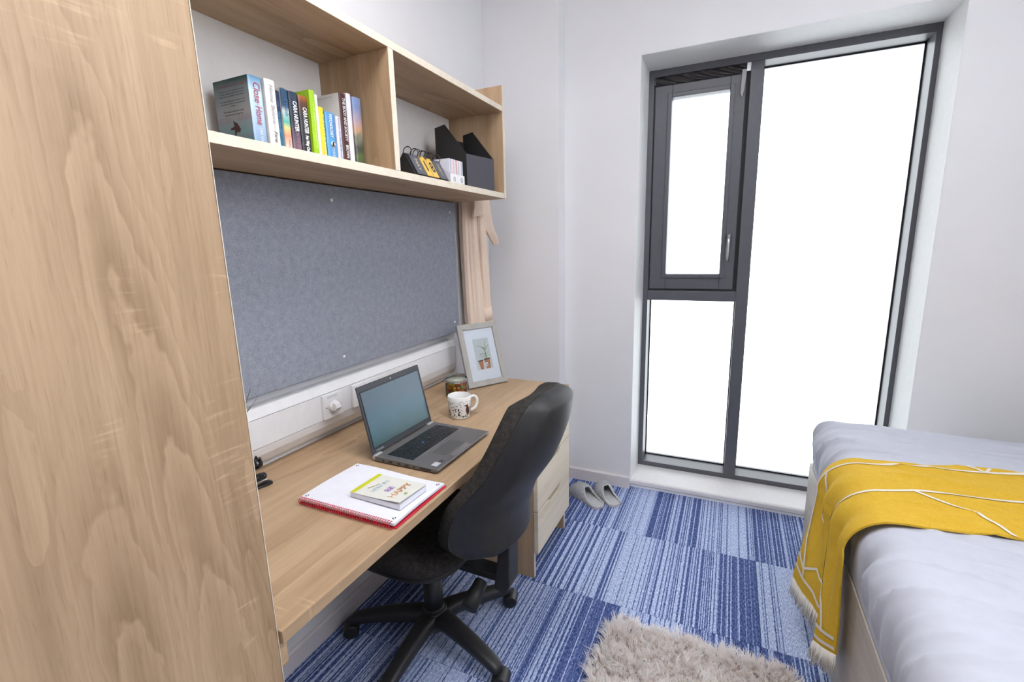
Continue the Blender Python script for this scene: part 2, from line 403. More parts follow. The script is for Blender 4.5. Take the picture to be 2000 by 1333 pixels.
bb.prism([(2.446, 0), (2.446 - t, 0), (2.446 - t, h - .005), (2.446 - t + .005, h), (2.446, h)], 0, XL + .016, .405)
bb.box((.39, 2.446, 0), (.405, W, h))
struct('baseboard_back', bb, TRIM)
bb = MB(); bb.prism([(W, 0), (W - t, 0), (W - t, h - .005), (W - t + .005, h), (W, h)], 0, WX1, XR - .016); struct('baseboard_right_of_window', bb, TRIM)
skirting('baseboard_left', XL, YB, XL, 2.44, 'x')
skirting('baseboard_right', XR, YB, XR, W - .02, '-x')

# window
wn = MB()
FD = 0.15                                                            # frame depth
def barx(b, x0, x1, z0, z1, y0=YF, y1=YF + FD, bev=.002): b.box((x0, y0, z0), (x1, y1, z1), bev)
wf = MB()
barx(wf, WX0, WX0 + .028, .036, WZ1); barx(wf, WX1 - .022, WX1, .036, WZ1)
barx(wf, WX0 + .028, WX1 - .022, WZ1 - .036, WZ1); barx(wf, WX0 + .028, WX1 - .022, .036, .064)
win = struct('window_1', wf, GREYF)
MX0, MX1 = 1.264, 1.322
obj('mullion', MB().box((MX0, YF - .004, .064), (MX1, YF + FD, WZ1 - .036), .002), GREYF, win)
obj('transom', MB().box((WX0 + .028, YF - .002, 1.058), (MX0, YF + FD, 1.112), .002), GREYF, win)
def pane(x0, x1, z0, z1, y):
    p = obj('pane', MB().box((x0, y, z0), (x1, y + .006, z1)), PANE, win)
    g = MB(); e = .006
    for a, b in (((x0, z0), (x1, z0 + e)), ((x0, z1 - e), (x1, z1)), ((x0, z0), (x0 + e, z1)), ((x1 - e, z0), (x1, z1))):
        g.box((a[0], y - .004, a[1]), (b[0], y - .0005, b[1]))
    obj('gasket', g, GASKET, p)
pane(MX1, WX1 - .022, .064, WZ1 - .036, YF + .118)
pane(WX0 + .028, MX0, .064, 1.058, YF + .118)
SX0, SX1, SZ0, SZ1 = .811, 1.246, 1.122, 2.190
GX0, GX1, GZ0, GZ1 = .898, 1.176, 1.205, 2.126
sh = MB()
for a, b in (((SX0, SZ0), (GX0, SZ1)), ((GX1, SZ0), (SX1, SZ1)), ((GX0, SZ0), (GX1, GZ0)), ((GX0, GZ1), (GX1, SZ1))):
    sh.box((a[0], YF + .010, a[1]), (b[0], YF + .075, b[1]), .003)
so = obj('opening_sash', sh, GREYF, win)
bd = MB(); e = .022
for a, b in (((GX0 - e, GZ0 - e), (GX0, GZ1 + e)), ((GX1, GZ0 - e), (GX1 + e, GZ1 + e)), ((GX0, GZ0 - e), (GX1, GZ0)), ((GX0, GZ1), (GX1, GZ1 + e))):
    bd.box((a[0], YF + .002, a[1]), (b[0], YF + .012, b[1]), .003)
obj('glazing_bead', bd, GREYF, so)
obj('pane', MB().box((GX0, YF + .035, GZ0), (GX1, YF + .041, GZ1)), PANE, so)
g = MB()
for a, b in (((SX0 - .006, SZ0 - .008), (SX0, SZ1 + .01)), ((SX1, SZ0 - .008), (MX0, SZ1 + .01)), ((SX0, SZ0 - .009), (SX1, SZ0)), ((SX0, SZ1), (SX1, WZ1 - .036))):
    g.box((a[0], YF + .016, a[1]), (b[0], YF + .06, b[1]))
obj('gasket', g, GASKET, so)
fm = []
for i in range(60):
    u = i / 59; fm.append([(lerp(SX0, SX1, u), YF + .012 - .008 * abs(math.sin(u * 9 + .5)) * math.sin(PI * u) - .004 * math.sin(u * 31 + j), lerp(SZ1 + .002, WZ1 - .038, j / 8) - .006 * math.sin(PI * u) * math.sin(PI * j / 8)) for j in range(9)])
b = MB(); b.grid(fm); obj('weather_film', b, plain('dark_film', (.03, .028, .03), .15), so)
hb = MB(); hb.box((1.200, YF - .006, 1.365), (1.226, YF + .011, 1.420), .006, seg=3)
hh = obj('window_handle', hb, GREYF, so)
b = MB(); b.cyl((1.213, YF - .03, 1.402), (1.213, YF - .004, 1.402), .008); b.tube([(1.213, YF - .03, 1.402), (1.2125, YF - .033, 1.37), (1.2115, YF - .033, 1.30), (1.211, YF - .03, 1.275)], [.009, .0075, .007, .005], 10)
obj('handle_lever', b, STEEL, so)
b = MB(); b.prism([(1.226, 2.205), (1.246, 2.205), (1.240, 2.12), (1.232, 2.075), (1.224, 2.10)], 1, YF - .003, YF + .002)
obj('stay_arm', b, plain('stay_grey', (.33, .33, .35), .4), so)
s = MB(); s.prism([(2.562, .018), (2.562, .036), (2.566, .041), (2.575, .043), (2.795, .036), (2.795, .016)], 0, WX0, WX1)
s.box((WX0, 2.572, .0), (WX1, 2.60, .02))
struct('trim_1', s, SILLM)

# ------------------------------------------------------------------ wardrobe
wd = thing('wardrobe', 'tall oak effect wardrobe standing left of the desk', 'wardrobe', (0.3, -0.1, 0))
obj('side_panel', MB().box((XL + .003, 0.417, 0.0), (0.578, 0.435, 2.2), .001), OAK_Z, wd)
obj('side_panel', MB().box((XL + .003, -0.62, 0.0), (0.578, -0.602, 2.2), .001), OAK_Z, wd)
obj('top_panel', MB().box((XL + .003, -0.60, 2.18), (0.578, 0.416, 2.2), .001), OAK_Y, wd)
obj('back_panel', MB().box((XL + .003, -0.60, 0.06), (XL + .009, 0.416, 2.178)), WHITE_B, wd)
obj('plinth', MB().box((0.50, -0.60, 0.0), (0.52, 0.416, 0.08)), OAK_Y, wd)
d1 = obj('door', MB().box((0.581, -0.090, 0.085), (0.599, 0.4365, 2.2), .0008, seg=1), OAK_Z2, wd)
obj('door_edging', MB().box((0.5805, 0.4366, 0.085), (0.5995, 0.4378, 2.2)), OAK_EDGE, d1)
d2 = obj('door', MB().box((0.581, -0.620, 0.085), (0.599, -0.094, 2.2), .0008, seg=1), OAK_Z2, wd)
for d, yy in ((d1, -.06), (d2, -.125)):
    obj('door_handle', MB().tube([(.599, yy, 1.0), (.625, yy, 1.0), (.625, yy, 1.16), (.599, yy, 1.16)], .006, 10), STEEL, d)

# ------------------------------------------------------------------ desk and drawers
ZD, DX, DL, DY0 = 0.74, 0.577, 2.035, 0.4590
dk = thing('desk', 'long oak effect desk worktop fixed along the wall', 'desk', (0.27, 1.2, 0))
obj('worktop', MB().box((XL + .002, DY0, ZD - .025), (DX, DL, ZD), .0015), OAK_Y, dk)
obj('front_edging', MB().box((DX + .0002, DY0 + .001, ZD - .0245), (DX + .0012, DL - .001, ZD - .0008)), OAK_Y, dk)
b = MB(); pr = [(XL + .05, .715), (.569, .715), (.569, .668), (.565, .660), (.557, .655), (XL + .05, .655)]
b.prism(pr, 1, .4365, .4725, bev=.001); obj('support_batten', b, OAK_X, dk)
obj('wall_sealant', MB().prism([(XL + .002, ZD + .0004), (XL + .012, ZD + .0004), (XL + .002, ZD + .010)], 1, DY0, DL), WHITE, dk)
dr = thing('drawer_unit', 'pale oak three drawer pedestal under the far end of the desk', 'drawers', (0.3, 1.83, 0))
def sidep(y0, y1):
    b = MB(); b.prism([(.02, 0), (.557, 0), (.557, .7145), (.02, .7145)], 1, y0, y1, bev=.0008); o = obj('side_panel', b, OAK_Z, dr)
    obj('panel_edging', MB().box((.5572, y0 + .001, .001), (.558, y1 - .001, .714)), OAK_EDGE, o)
sidep(1.628, 1.646); sidep(2.014, 2.032)
obj('back_panel', MB().box((.02, 1.647, .1), (.03, 2.013, .714)), OAK_Y, dr)
obj('bottom_panel', MB().box((.03, 1.647, .10), (.545, 2.013, .115)), OAK_Y, dr)
for i, (z0, z1) in enumerate(((.118, .305), (.309, .488), (.492, .713))):
    yc = 1.83
    pts = [(1.626, z0), (2.034, z0), (2.034, z1)]
    for k in range(17):
        u = 1 - 2 * k / 16.0; yy = yc + u * .085
        dip = .024 * (1 - smoothstep(.55, 1.0, abs(u)))
        pts.append((yy, z1 - dip if i < 3 else z1))
    pts.append((1.626, z1))
    b = MB(); b.prism(pts, 0, .560, .579, bev=.0012, seg=1)
    o = obj('drawer_front', b, OAK_PALE, dr)
    obj('drawer_box', MB().box((.05, 1.652, z0 + .008), (.5595, 2.008, z1 - .038)), OAK_X, o)

# ------------------------------------------------------------------ wall shelf unit
ZS0, ZS1, ZT0, ZT1, SD = 1.5915, 1.6150, 1.960, 1.982, 0.2785
sh = thing('wall_shelf', 'oak effect open wall shelf with two bays above the pinboard', 'shelf', (0.13, 1.24, ZS0))
def board(name, a, b, m, edge=None):
    o = obj(name, MB().box(a, b, .0006, seg=1), m, sh)
    obj('board_edging', MB().box((b[0] + .0001, a[1] + .0005, a[2] + .0005), (b[0] + .0011, b[1] - .0005, b[2] - .0005)), OAK_EDGE, o)
board('lower_board', (XL + .002, .437, ZS0), (SD - .001, 2.0165, ZS1), OAK_Y)
board('upper_board', (XL + .002, .437, ZT0), (SD - .001, 2.0165, ZT1), OAK_Y)
board('divider', (XL + .002, 1.244, ZS1 + .0002), (SD - .001, 1.268, ZT0 - .0002), OAK_Z)
board('end_panel', (XL + .002, 2.0168, ZS0), (SD, 2.035, 2.067), OAK_Z)
obj('back_panel', MB().box((XL + .003, .437, ZS1 + .0002), (.004, 1.2436, ZT0 - .0002)), WHITE_B, sh)
obj('back_panel', MB().box((XL + .003, 1.2684, ZS1 + .0002), (.004, 2.0166, ZT0 - .0002)), WHITE_B, sh)
obj('joint_line', MB().box((.041, 1.2434, ZS1 + .0003), (.042, 1.2441, ZT0 - .0003)), OAK_X, sh)

# ------------------------------------------------------------------ pinboard
pb = thing('pinboard', 'dark grey felt pinboard on the wall above the desk', 'noticeboard', (0, 1.22, 1.27))
obj('felt_panel', MB().box((XL + .0005, .44, .967), (.0175, 2.008, 1.588), .004, seg=2), FELT, pb)
for (yy, zz) in ((1.230, 1.541), (1.221, 1.010), (1.962, 1.541), (1.962, 1.020), (.475, 1.541), (.475, 1.010)):
    b = MB(); b.lathe([(.0055, 0), (.006, .0015), (.0045, .0035), (.0, .004)], (.0172, yy, zz), (1, 0, 0), 16)
    b.cyl((.0212, yy, zz), (.0216, yy, zz), .0015, 8); obj('screw_cap', b, WHITE, pb)

# ------------------------------------------------------------------ trunking and sockets
tk = thing('cable_trunking', 'white plastic cable trunking running along the wall behind the desk', 'trunking', (0, 1.2, .84))
b = MB(); b.prism([(XL + .001, .935), (.012, .935), (.022, .928), (.030, .9085), (XL + .001, .9085)], 1, .437, 1.935); obj('trunking_cover', b, WHITE, tk)
b = MB(); b.prism([(XL + .001, .8195), (.030, .8195), (.024, .795), (.006, .768), (-.006, .757), (XL + .001, .757)], 1, .437, 1.935); obj('trunking_base', b, WHITE, tk)
b = MB(); b.prism([(XL + .001, .9067), (.0295, .9067), (.0295, .8212), (XL + .001, .8212)], 1, .437, 1.935); obj('trunking_lid', b, WHITE, tk)
b = MB(); b.box((XL + .001, .437, .8196), (.0265, 1.935, .8211)); b.box((XL + .001, .437, .9068), (.0265, 1.935, .9084)); obj('trunking_seam', b, plain('seam_grey', (.12, .12, .13), .7), tk)
b = MB(); b.prism([(XL + .001, .937), (.013, .937), (.024, .930), (.032, .909), (.032, .819), (.026, .794), (.007, .766), (-.005, .755), (XL + .001, .755)], 1, 1.936, 1.944, bev=.001); obj('end_cap', b, WHITE, tk)

s1 = thing('wall_socket', 'square white wall outlet with a protruding switch, left of the laptop', 'socket', (.03, 1.13, .864))
obj('face_plate', MB().box((.0302, 1.088, .8225), (.0415, 1.172, .906), .002), WHITE, s1)
b = MB(); b.lathe([(.021, 0), (.0195, .006), (.018, .008), (0, .008)], (.0416, 1.128, .862), (1, 0, 0), 28); k = obj('rotary_collar', b, WHITE, s1)
b = MB(); b.prism([(.0425, .880), (.062, .873), (.068, .858), (.060, .848), (.0425, .846)], 1, 1.117, 1.139, bev=.0015); obj('switch_lever', b, WHITE, k)
b = MB(); b.box((.0416, 1.106, .892), (.0422, 1.148, .900)); obj('label_window', b, plain('clear_grey', (.70, .70, .72), .2), s1)
for yy in (1.1, 1.158): obj('screw', MB().lathe([(.0022, 0), (.002, .0008), (0, .0008)], (.0415, yy, .862), (1, 0, 0), 10), DARKINK, s1)
s2 = thing('wall_socket', 'double white plug socket on the trunking half hidden behind the laptop screen', 'socket', (.03, 1.3, .864))
obj('face_plate', MB().box((.0302, 1.222, .8225), (.0425, 1.370, .906), .003), WHITE, s2)
for yy in (1.262, 1.33):
    obj('rocker_switch', MB().box((.0426, yy - .025, .880), (.047, yy - .013, .9), .0015), WHITE, s2)
    b = MB(); b.box((.0426, yy - .0025, .872), (.0429, yy + .0025, .880)); b.box((.0426, yy - .014, .852), (.0429, yy - .008, .8565)); b.box((.0426, yy + .008, .852), (.0429, yy + .014, .8565))
    obj('pin_holes', b, DARKINK, s2)

# ------------------------------------------------------------------ books
INK_W = plain('ink_white', (.85, .85, .87), .5); INK_B = plain('ink_black', (.02, .02, .025), .5); INK_R = plain('ink_red', (.42, .03, .06), .5)
INK_BL = plain('ink_blue', (.07, .16, .40), .5); INK_T = plain('ink_teal', (.10, .30, .45), .5); INK_Y = plain('ink_pale_yellow', (.9, .88, .45), .5); INK_G = plain('ink_grey', (.35, .35, .38), .5)
INK_MV = plain('ink_mauve', (.45, .2, .28), .5)
def book(label, y0, th, hgt, dep, cover, x1=.172, spine=None, lean=0.0, round_spine=False):
    """book standing on the lower board, spine towards the room"""
    z0 = ZS1 + .0006
    t = thing('book', label, 'book', (x1 - dep / 2, y0 + th / 2, z0), 'books on the shelf')
    c = .0012; x0 = x1 - dep
    obj('page_block', MB().box((x0 + .002, y0 + c + .0002, z0 + .002), (x1 - .004, y0 + th - c - .0002, z0 + hgt - .002)), PAGES, t)
    b = MB(); b.box((x0, y0, z0), (x1 - .003, y0 + c, z0 + hgt), .0003, seg=1); b.box((x0, y0 + th - c, z0), (x1 - .003, y0 + th, z0 + hgt), .0003, seg=1)
    obj('cover', b, cover, t)
    b = MB()
    n = 8; bul = .004 if round_spine else .0012
    o_ = [(x1 - .003 + bul * math.sin(PI * i / n) + (.0018 if 0 < i < n else 0), y0 + th * i / n) for i in range(n + 1)]
    b.prism(o_ + [(x1 - .004, y0 + th), (x1 - .004, y0)], 2, z0, z0 + hgt)
    obj('spine', b, spine or cover, t)
    t['_x'] = x1 + bul; del t['_x']
    return t, x1 + (bul + .0002 if round_spine else .0016), y0 + th / 2, z0
YS = 1.104
def ys(v): return v * YS
def sp_text(bk, s, z, size, m, dy=0.0, fit=None, **kw):
    t, x, y, z0 = bk
    return text('spine_lettering', s, size, (x, y + dy, z0 + z), (0, 0, -1), (0, 1, 0), m, t, fit=fit, **kw)

HB = .174
tealc = gradient('teal_cover', 2, 0, HB, [(0, (.015, .10, .13)), (.25, (.17, .36, .42)), (.55, (.42, .45, .50)), (.85, (.28, .35, .40)), (1, (.02, .09, .10))], .35)
tealsp = gradient('pale_blue_spine', 2, 0, HB, [(0, (.16, .28, .48)), (.45, (.40, .55, .75)), (.8, (.55, .72, .85)), (1, (.08, .24, .42))], .35)
bk = book('thick teal thriller with blue spine and red title, first in the row', .850, .036, HB, .128, tealc, spine=tealsp, x1=.170)
sp_text(bk, 'Close', .138, .026, INK_R, shear=.1, fit=.045); sp_text(bk, 'to', .112, .008, INK_MV); sp_text(bk, 'Home', .086, .026, INK_R, shear=.1, fit=.042); sp_text(bk, 'CARA HUNTER', .036, .012, INK_W, fit=.042, shear=.1)
t, x, y, z0 = bk
blurb = [(.158, .0055, 'HOW CAN A CHILD VANISH WITHOUT A TRACE?', INK_R), (.147, .0048, 'Last night a girl went missing from a party', INK_B), (.141, .0048, 'in a quiet suburban street. No one saw it', INK_B), (.135, .0048, 'happen. Or at least that is what they say.', INK_B),
         (.124, .0048, 'The inspector leading the case knows that', INK_B), (.118, .0048, 'nine times out of ten it is someone close', INK_B), (.112, .0048, 'to home.', INK_B), (.100, .006, 'That means someone is lying', INK_B), (.093, .006, 'and time is running out.', INK_B)]
for zz, szz, s, mm in blurb:
    text('cover_lettering', s, szz, (.106, .850 - .0004, z0 + zz), (1, 0, 0), (0, 0, 1), mm, t, fit=min(.108, .0022 * len(s) * szz / .0048))
for zz, xx in ((.086, .068), (.081, .068), (.076, .068), (.088, .144), (.083, .144), (.078, .144), (.044, .142), (.039, .142)):
    text('cover_lettering', 'gripping and clever read', .0045, (xx, .850 - .0004, z0 + zz), (1, 0, 0), (0, 0, 1), INK_MV, t, fit=.048)
b = MB(); b.prism([(.100, z0 + .078), (.114, z0 + .071), (.124, z0 + .057), (.119, z0 + .049), (.110, z0 + .053), (.104, z0 + .040), (.101, z0 + .040), (.102, z0 + .058), (.088, z0 + .058), (.089, z0 + .062), (.102, z0 + .065)], 1, .8494, .8498)
obj('cover_picture', b, plain('ink_brown', (.10, .05, .05), .6), t)

b2 = book('white paperback with black script spine title beside the teal thriller', ys(.788) + .020, .030, .176, .128, WHITE_B, x1=.176)
sp_text(b2, 'Home Before', .120, .015, INK_G, shear=.25, fit=.09); sp_text(b2, 'a novel', .068, .007, INK_G, shear=.25); sp_text(b2, 'Fire', .044, .015, INK_B, shear=.25, fit=.026)
yv = ys(.821) + .014
navy = gradient('navy_spine', 2, 0, .168, [(0, (.02, .18, .26)), (.35, (.02, .13, .24)), (.7, (.015, .03, .10)), (1, (.015, .02, .05))])
b3 = book('thin dark navy paperback fading to teal at the foot', yv, .020, .160, .12, navy, x1=.165)
sp_text(b3, 'little', .128, .008, INK_BL); sp_text(b3, 'the edge of', .085, .011, INK_T, fit=.05)
yv += .0215
multi = gradient('colour_print_spine', 2, 0, .176, [(0, (.55, .20, .20)), (.12, (.78, .72, .64)), (.32, (.75, .30, .20)), (.42, (.70, .62, .25)), (.5, (.08, .45, .38)), (.66, (.55, .65, .62)), (.72, (.03, .08, .15)), (.95, (.02, .07, .14)), (1, (.7, .72, .68))], nscale=60, namt=.08)
b4 = book('cream paperback with a spine of navy, green and red print', yv, .0215, .170, .125, plain('cream_cover', (.75, .73, .68), .5), spine=multi, x1=.168)
sp_text(b4, 'Truth', .126, .015, INK_BL, shear=.2, fit=.042); sp_text(b4, 'story', .035, .010, INK_R)
yv += .0225
dk1 = gradient('slate_spine', 2, 0, .172, [(0, (.30, .16, .20)), (.3, (.13, .10, .14)), (.55, (.035, .035, .05)), (.9, (.03, .05, .09)), (1, (.02, .03, .05))])
b5 = book('dark slate paperback with white author lettering, left of the black one', yv, .0275, .168, .128, BLACKC, spine=dk1, x1=.170)
sp_text(b5, 'CARA HUNTER', .108, .017, INK_W, fit=.075, bold=.0006, shear=-.0); sp_text(b5, 'IN THE DARK', .042, .012, INK_MV, fit=.05)
yv += .0285
dk2 = gradient('ember_spine', 2, 0, .172, [(0, (.03, .03, .035)), (.65, (.035, .035, .04)), (.86, (.12, .05, .03)), (.95, (.42, .12, .03)), (1, (.15, .05, .02))])
b6 = book('black paperback with an orange glow at the spine head and a white title', yv, .030, .165, .128, BLACKC, spine=dk2, x1=.172)
sp_text(b6, 'CARA HUNTER', .104, .018, INK_W, fit=.066, bold=.0006); sp_text(b6, 'No Way Out', .045, .014, INK_W, fit=.042, bold=.0008)
yv += .031
lime = plain('lime_cover', (.36, .62, .015), .45)
b7 = book('tall bright lime green book', yv, .0185, .185, .13, lime, x1=.180)
sp_text(b7, 'a guide to good things in small steps', .095, .007, INK_Y, fit=.12)
yv += .0192
b8 = book('thin white book pressed against the lime green one', yv, .010, .178, .128, WHITE, x1=.178)
yv += .0112
yel = plain('yellow_cover', (.72, .66, .02), .5)
b9 = book('short yellow paperback with pale lettering down the spine', yv, .0165, .150, .118, yel, x1=.178)
sp_text(b9, 'THE LAST SUMMER', .078, .013, INK_Y, fit=.11)
yv += .0175
blu = plain('sky_blue_cover', (.10, .34, .66), .4)
b10 = book('thick sky blue paperback with white lettering and a small globe', yv, .036, .142, .112, blu, x1=.182)
sp_text(b10, 'PSYCHOLOGY', .106, .014, INK_W, fit=.062, dy=-.002, bold=.0004); sp_text(b10, 'an introduction', .100, .008, INK_BL, fit=.07, dy=.011); sp_text(b10, 'STUDIES', .036, .012, INK_W, fit=.030, dy=0)
b = MB(); b.lathe([(.008, 0), (.008, .0003)], (b10[1], b10[2] + .001, b10[3] + .057), (1, 0, 0), 24); obj('spine_badge', b, INK_W, b10[0])
b = MB(); b.prism([(b10[2] - .004, b10[3] + .05), (b10[2] + .006, b10[3] + .052), (b10[2] + .003, b10[3] + .058), (b10[2] + .006, b10[3] + .063), (b10[2] - .001, b10[3] + .0645), (b10[2] - .003, b10[3] + .057)], 0, b10[1] + .0004, b10[1] + .0007); obj('badge_print', b, INK_B, b10[0])
yv += .037
lil = plain('lilac_cover', (.66, .68, .84), .5)
b11 = book('thin pale lilac paperback with scattered dark print', yv, .019, .137, .11, lil, x1=.184)
sp_text(b11, 'her secret', .118, .009, INK_MV, fit=.03); sp_text(b11, 'the life of', .078, .009, INK_BL, fit=.04); sp_text(b11, 'birds and stars', .034, .008, INK_B, fit=.05)
yv += .022
b12 = book('tall off-white academic volume with a brown spine and white capitals', yv, .0255, .205, .150, plain('ivory_cover', (.76, .74, .72), .5), spine=plain('maroon_spine', (.075, .025, .025), .5), x1=.184)
sp_text(b12, 'THE BODY AND SOCIETY', .134, .015, INK_W, fit=.118, bold=.0003); sp_text(b12, 'BROWN', .046, .015, INK_W, fit=.036, bold=.0003)
text('cover_lettering', 'scholarship of the first rank, a learned and humane account', .006, (.10, yv - .0004, b12[3] + .197), (1, 0, 0), (0, 0, 1), INK_G, b12[0], fit=.11)
yv += .0262
b13 = book('plain white hardback between the brown spine and the landscape spine', yv, .018, .210, .15, plain('lavender_white', (.78, .77, .85), .45), x1=.186)
yv += .0195
land = gradient('landscape_print', 2, 0, .208, [(0, (.03, .05, .02)), (.18, (.10, .14, .05)), (.30, (.04, .05, .04)), (.46, (.20, .20, .14)), (.56, (.50, .30, .18)), (.66, (.40, .30, .34)), (.85, (.17, .24, .44)), (1, (.20, .28, .50))], nscale=70, namt=.22)
b14 = book('hardback with a photographic landscape spine against the divider', yv, .0360, .205, .15, land, x1=.190, round_spine=True)

# ------------------------------------------------------------------ black box file at far left of the shelf
t = thing('box_file', 'black box file half hidden behind the wardrobe on the shelf', 'file', (.06, .67, ZS1))
b = MB(); b.box((.010, .560, ZS1 + .0005), (.1, .776, 1.882), .0015); obj('file_body', b, BLACKC, t)
obj('file_label', MB().box((.1002, .60, 1.70), (.1006, .66, 1.80)), WHITE_B, t)

# ------------------------------------------------------------------ magazine file
t = thing('magazine_file', 'charcoal cardboard magazine file with a cut away top on the right bay', 'file', (.17, 1.83, ZS1))
Mm = frame_mat((.247, 1.738, ZS1 + .0005), (-math.cos(math.radians(11)), math.sin(math.radians(11)), 0), (math.sin(math.radians(11)), math.cos(math.radians(11)), 0), (0, 0, 1))
D_, W_, HB_, HF_ = .165, .178, .248, .128
def sideprof(): return [(0, 0), (0, HF_), (D_ - .055, HB_ + .006), (D_, HB_), (D_, 0)]
for nm, y0_, mm in (('side_wall', 0, BLACKC), ('side_wall', W_ - .003, BLACKC)):
    b = MB(); b.prism(sideprof(), 1, y0_, y0_ + .003, M=Mm); obj(nm, b, mm, t)
b = MB(); b.box((0, .0032, 0), (.003, W_ - .0032, HF_), M=Mm); obj('front_wall', b, GREYC, t)
b = MB(); b.box((-.0012, 0, 0), (-.0002, W_, HF_), M=Mm); obj('front_cloth', b, GREYC, t)
b = MB(); b.box((D_ - .003, .0032, 0), (D_, W_ - .0032, HB_ - .03), M=Mm); obj('back_wall', b, BLACKC, t)
b = MB(); b.box((.0032, .0032, 0), (D_ - .0032, W_ - .0032, .003), M=Mm); obj('floor_panel', b, BLACKC, t)

# ------------------------------------------------------------------ perpetual calendar
t = thing('desk_calendar', 'black wire ring flip calendar showing MAY 18 on the shelf', 'calendar', (.235, 1.46, ZS1))
CY0, CY1 = 1.352, 1.562; z0 = ZS1 + .0005
pkx, pkz = .232, z0 + .072
prof = [(.205, z0), (.205, z0 + .042), (pkx - .004, pkz), (pkx, pkz), (.272, z0)]
b = MB()
for a_, c_ in zip(prof[:-1], prof[1:]):
    dx, dz = c_[0] - a_[0], c_[1] - a_[1]; L = math.hypot(dx, dz); nx, nz = -dz / L * .0015, dx / L * .0015
    b.prism([a_, c_, (c_[0] - nx, c_[1] - nz), (a_[0] - nx, a_[1] - nz)], 1, CY0, CY1)
b.prism(prof, 1, CY0, CY0 + .0015); b.prism(prof, 1, CY1 - .0015, CY1)
obj('stand', b, BLACKC, t)
sl = Vector((.272 - pkx, 0, z0 - pkz)); sln = sl.normalized(); nrm = Vector((-sln.z, 0, sln.x))
GOLD = plain('gold_card', (.72, .47, .10), .5); SLATE = plain('slate_card', (.10, .105, .13), .5); INK_GO = plain('ink_gold', (.75, .6, .3), .5)
cards = [(.012, .064, SLATE), (.070, .1035, GOLD), (.1075, .141, GOLD), (.147, .198, SLATE)]
top = Vector((pkx, 0, pkz)) + nrm * .003
for i, (a_, c_, mm) in enumerate(cards):
    Mc = frame_mat(top + Vector((0, CY0 + a_, 0)) + sln * .004, sln, (0, 1, 0), nrm)
    co = obj('card', MB().box((0, 0, 0), (sl.length - .006, c_ - a_, .0035), .0008, M=Mc), mm, t)
    mid = top + Vector((0, CY0 + (a_ + c_) / 2, 0)) + sln * (sl.length * .52) + nrm * .0038
    up_ = -sln
    if i == 1: text('date_digit', '1', .056, mid, (0, 1, 0), up_, INK_B, co, bold=.0012)
    if i == 2: text('date_digit', '8', .056, mid, (0, 1, 0), up_, INK_B, co, bold=.0010, xs=.85)
    if i == 0: text('month_lettering', 'MAY', .020, mid, sln, (0, 1, 0), INK_GO, co, fit=.045)
    if i == 3: text('day_lettering', 'TUESDAY', .014, mid, sln, (0, 1, 0), INK_GO, co, fit=.052)
for yy in (.020, .058, .073, .100, .110, .137, .151, .192):
    c0 = Vector((pkx - .001, CY0 + yy, pkz + .006)); R_ = .0165
    b = MB(); b.tube([c0 + Vector((R_ * math.cos(a), .002 * math.sin(a), R_ * math.sin(a))) for a in np.linspace(0, 2 * PI, 28, endpoint=False)], .0016, 6, closed=True)
    obj('wire_ring', b, BLACKD, t)

# ------------------------------------------------------------------ mini card files
LAV = plain('lavender_card', (.63, .60, .68), .6)
for q, (ya, lb) in enumerate(((1.588, 'small white card holder of striped paper with a ring tab, next to the calendar'), (1.640, 'small white card holder of striped paper with a ring tab, next to the magazine file'))):
    t = thing('card_holder', lb, 'organiser', (.21, ya + .025, ZS1), 'small card holders on the shelf'); z0 = ZS1 + .0005
    xb, xf, wd_ = .150, .262, .049
    b = MB()
    b.prism([(xb, z0), (xf, z0), (xf, z0 + .034), (xb + .03, z0 + .088), (xb, z0 + .088)], 1, ya, ya + .0012); b.prism([(xb, z0), (xf, z0), (xf, z0 + .034), (xb + .03, z0 + .088), (xb, z0 + .088)], 1, ya + wd_ - .0012, ya + wd_)
    b.box((xb, ya + .0013, z0), (xb + .0012, ya + wd_ - .0013, z0 + .088)); b.box((xb + .0013, ya + .0013, z0), (xf, ya + wd_ - .0013, z0 + .0012))
    obj('sleeve', b, LAV, t)
    b = MB(); b.box((xf - .001, ya - .0005, z0), (xf + .0012, ya + wd_ + .0005, z0 + .034)); fr = obj('front_label', b, WHITE, t)
    b = MB(); c0 = Vector((xf + .0022, ya + .026, z0 + .016)); b.tube([c0 + Vector((0, .006 * math.cos(a), .008 * math.sin(a))) for a in np.linspace(0, 2 * PI, 20, endpoint=False)], .0011, 6, closed=True); obj('finger_ring', b, INK_G, fr)
    cols = [(.72, .72, .80), (.38, .38, .52), (.74, .72, .76), (.78, .52, .50), (.80, .78, .80), (.45, .55, .66), (.80, .60, .58), (.82, .80, .84)]
    for k in range(8):
        y_ = ya + .0022 + k * .0056
        obj('paper_sheaf', MB().box((xb + .004, y_, z0 + .0015), (xf - .004, y_ + .0052, z0 + .088)), plain('sheaf_paper', cols[(k + 3 * q) % 8], .8), t)

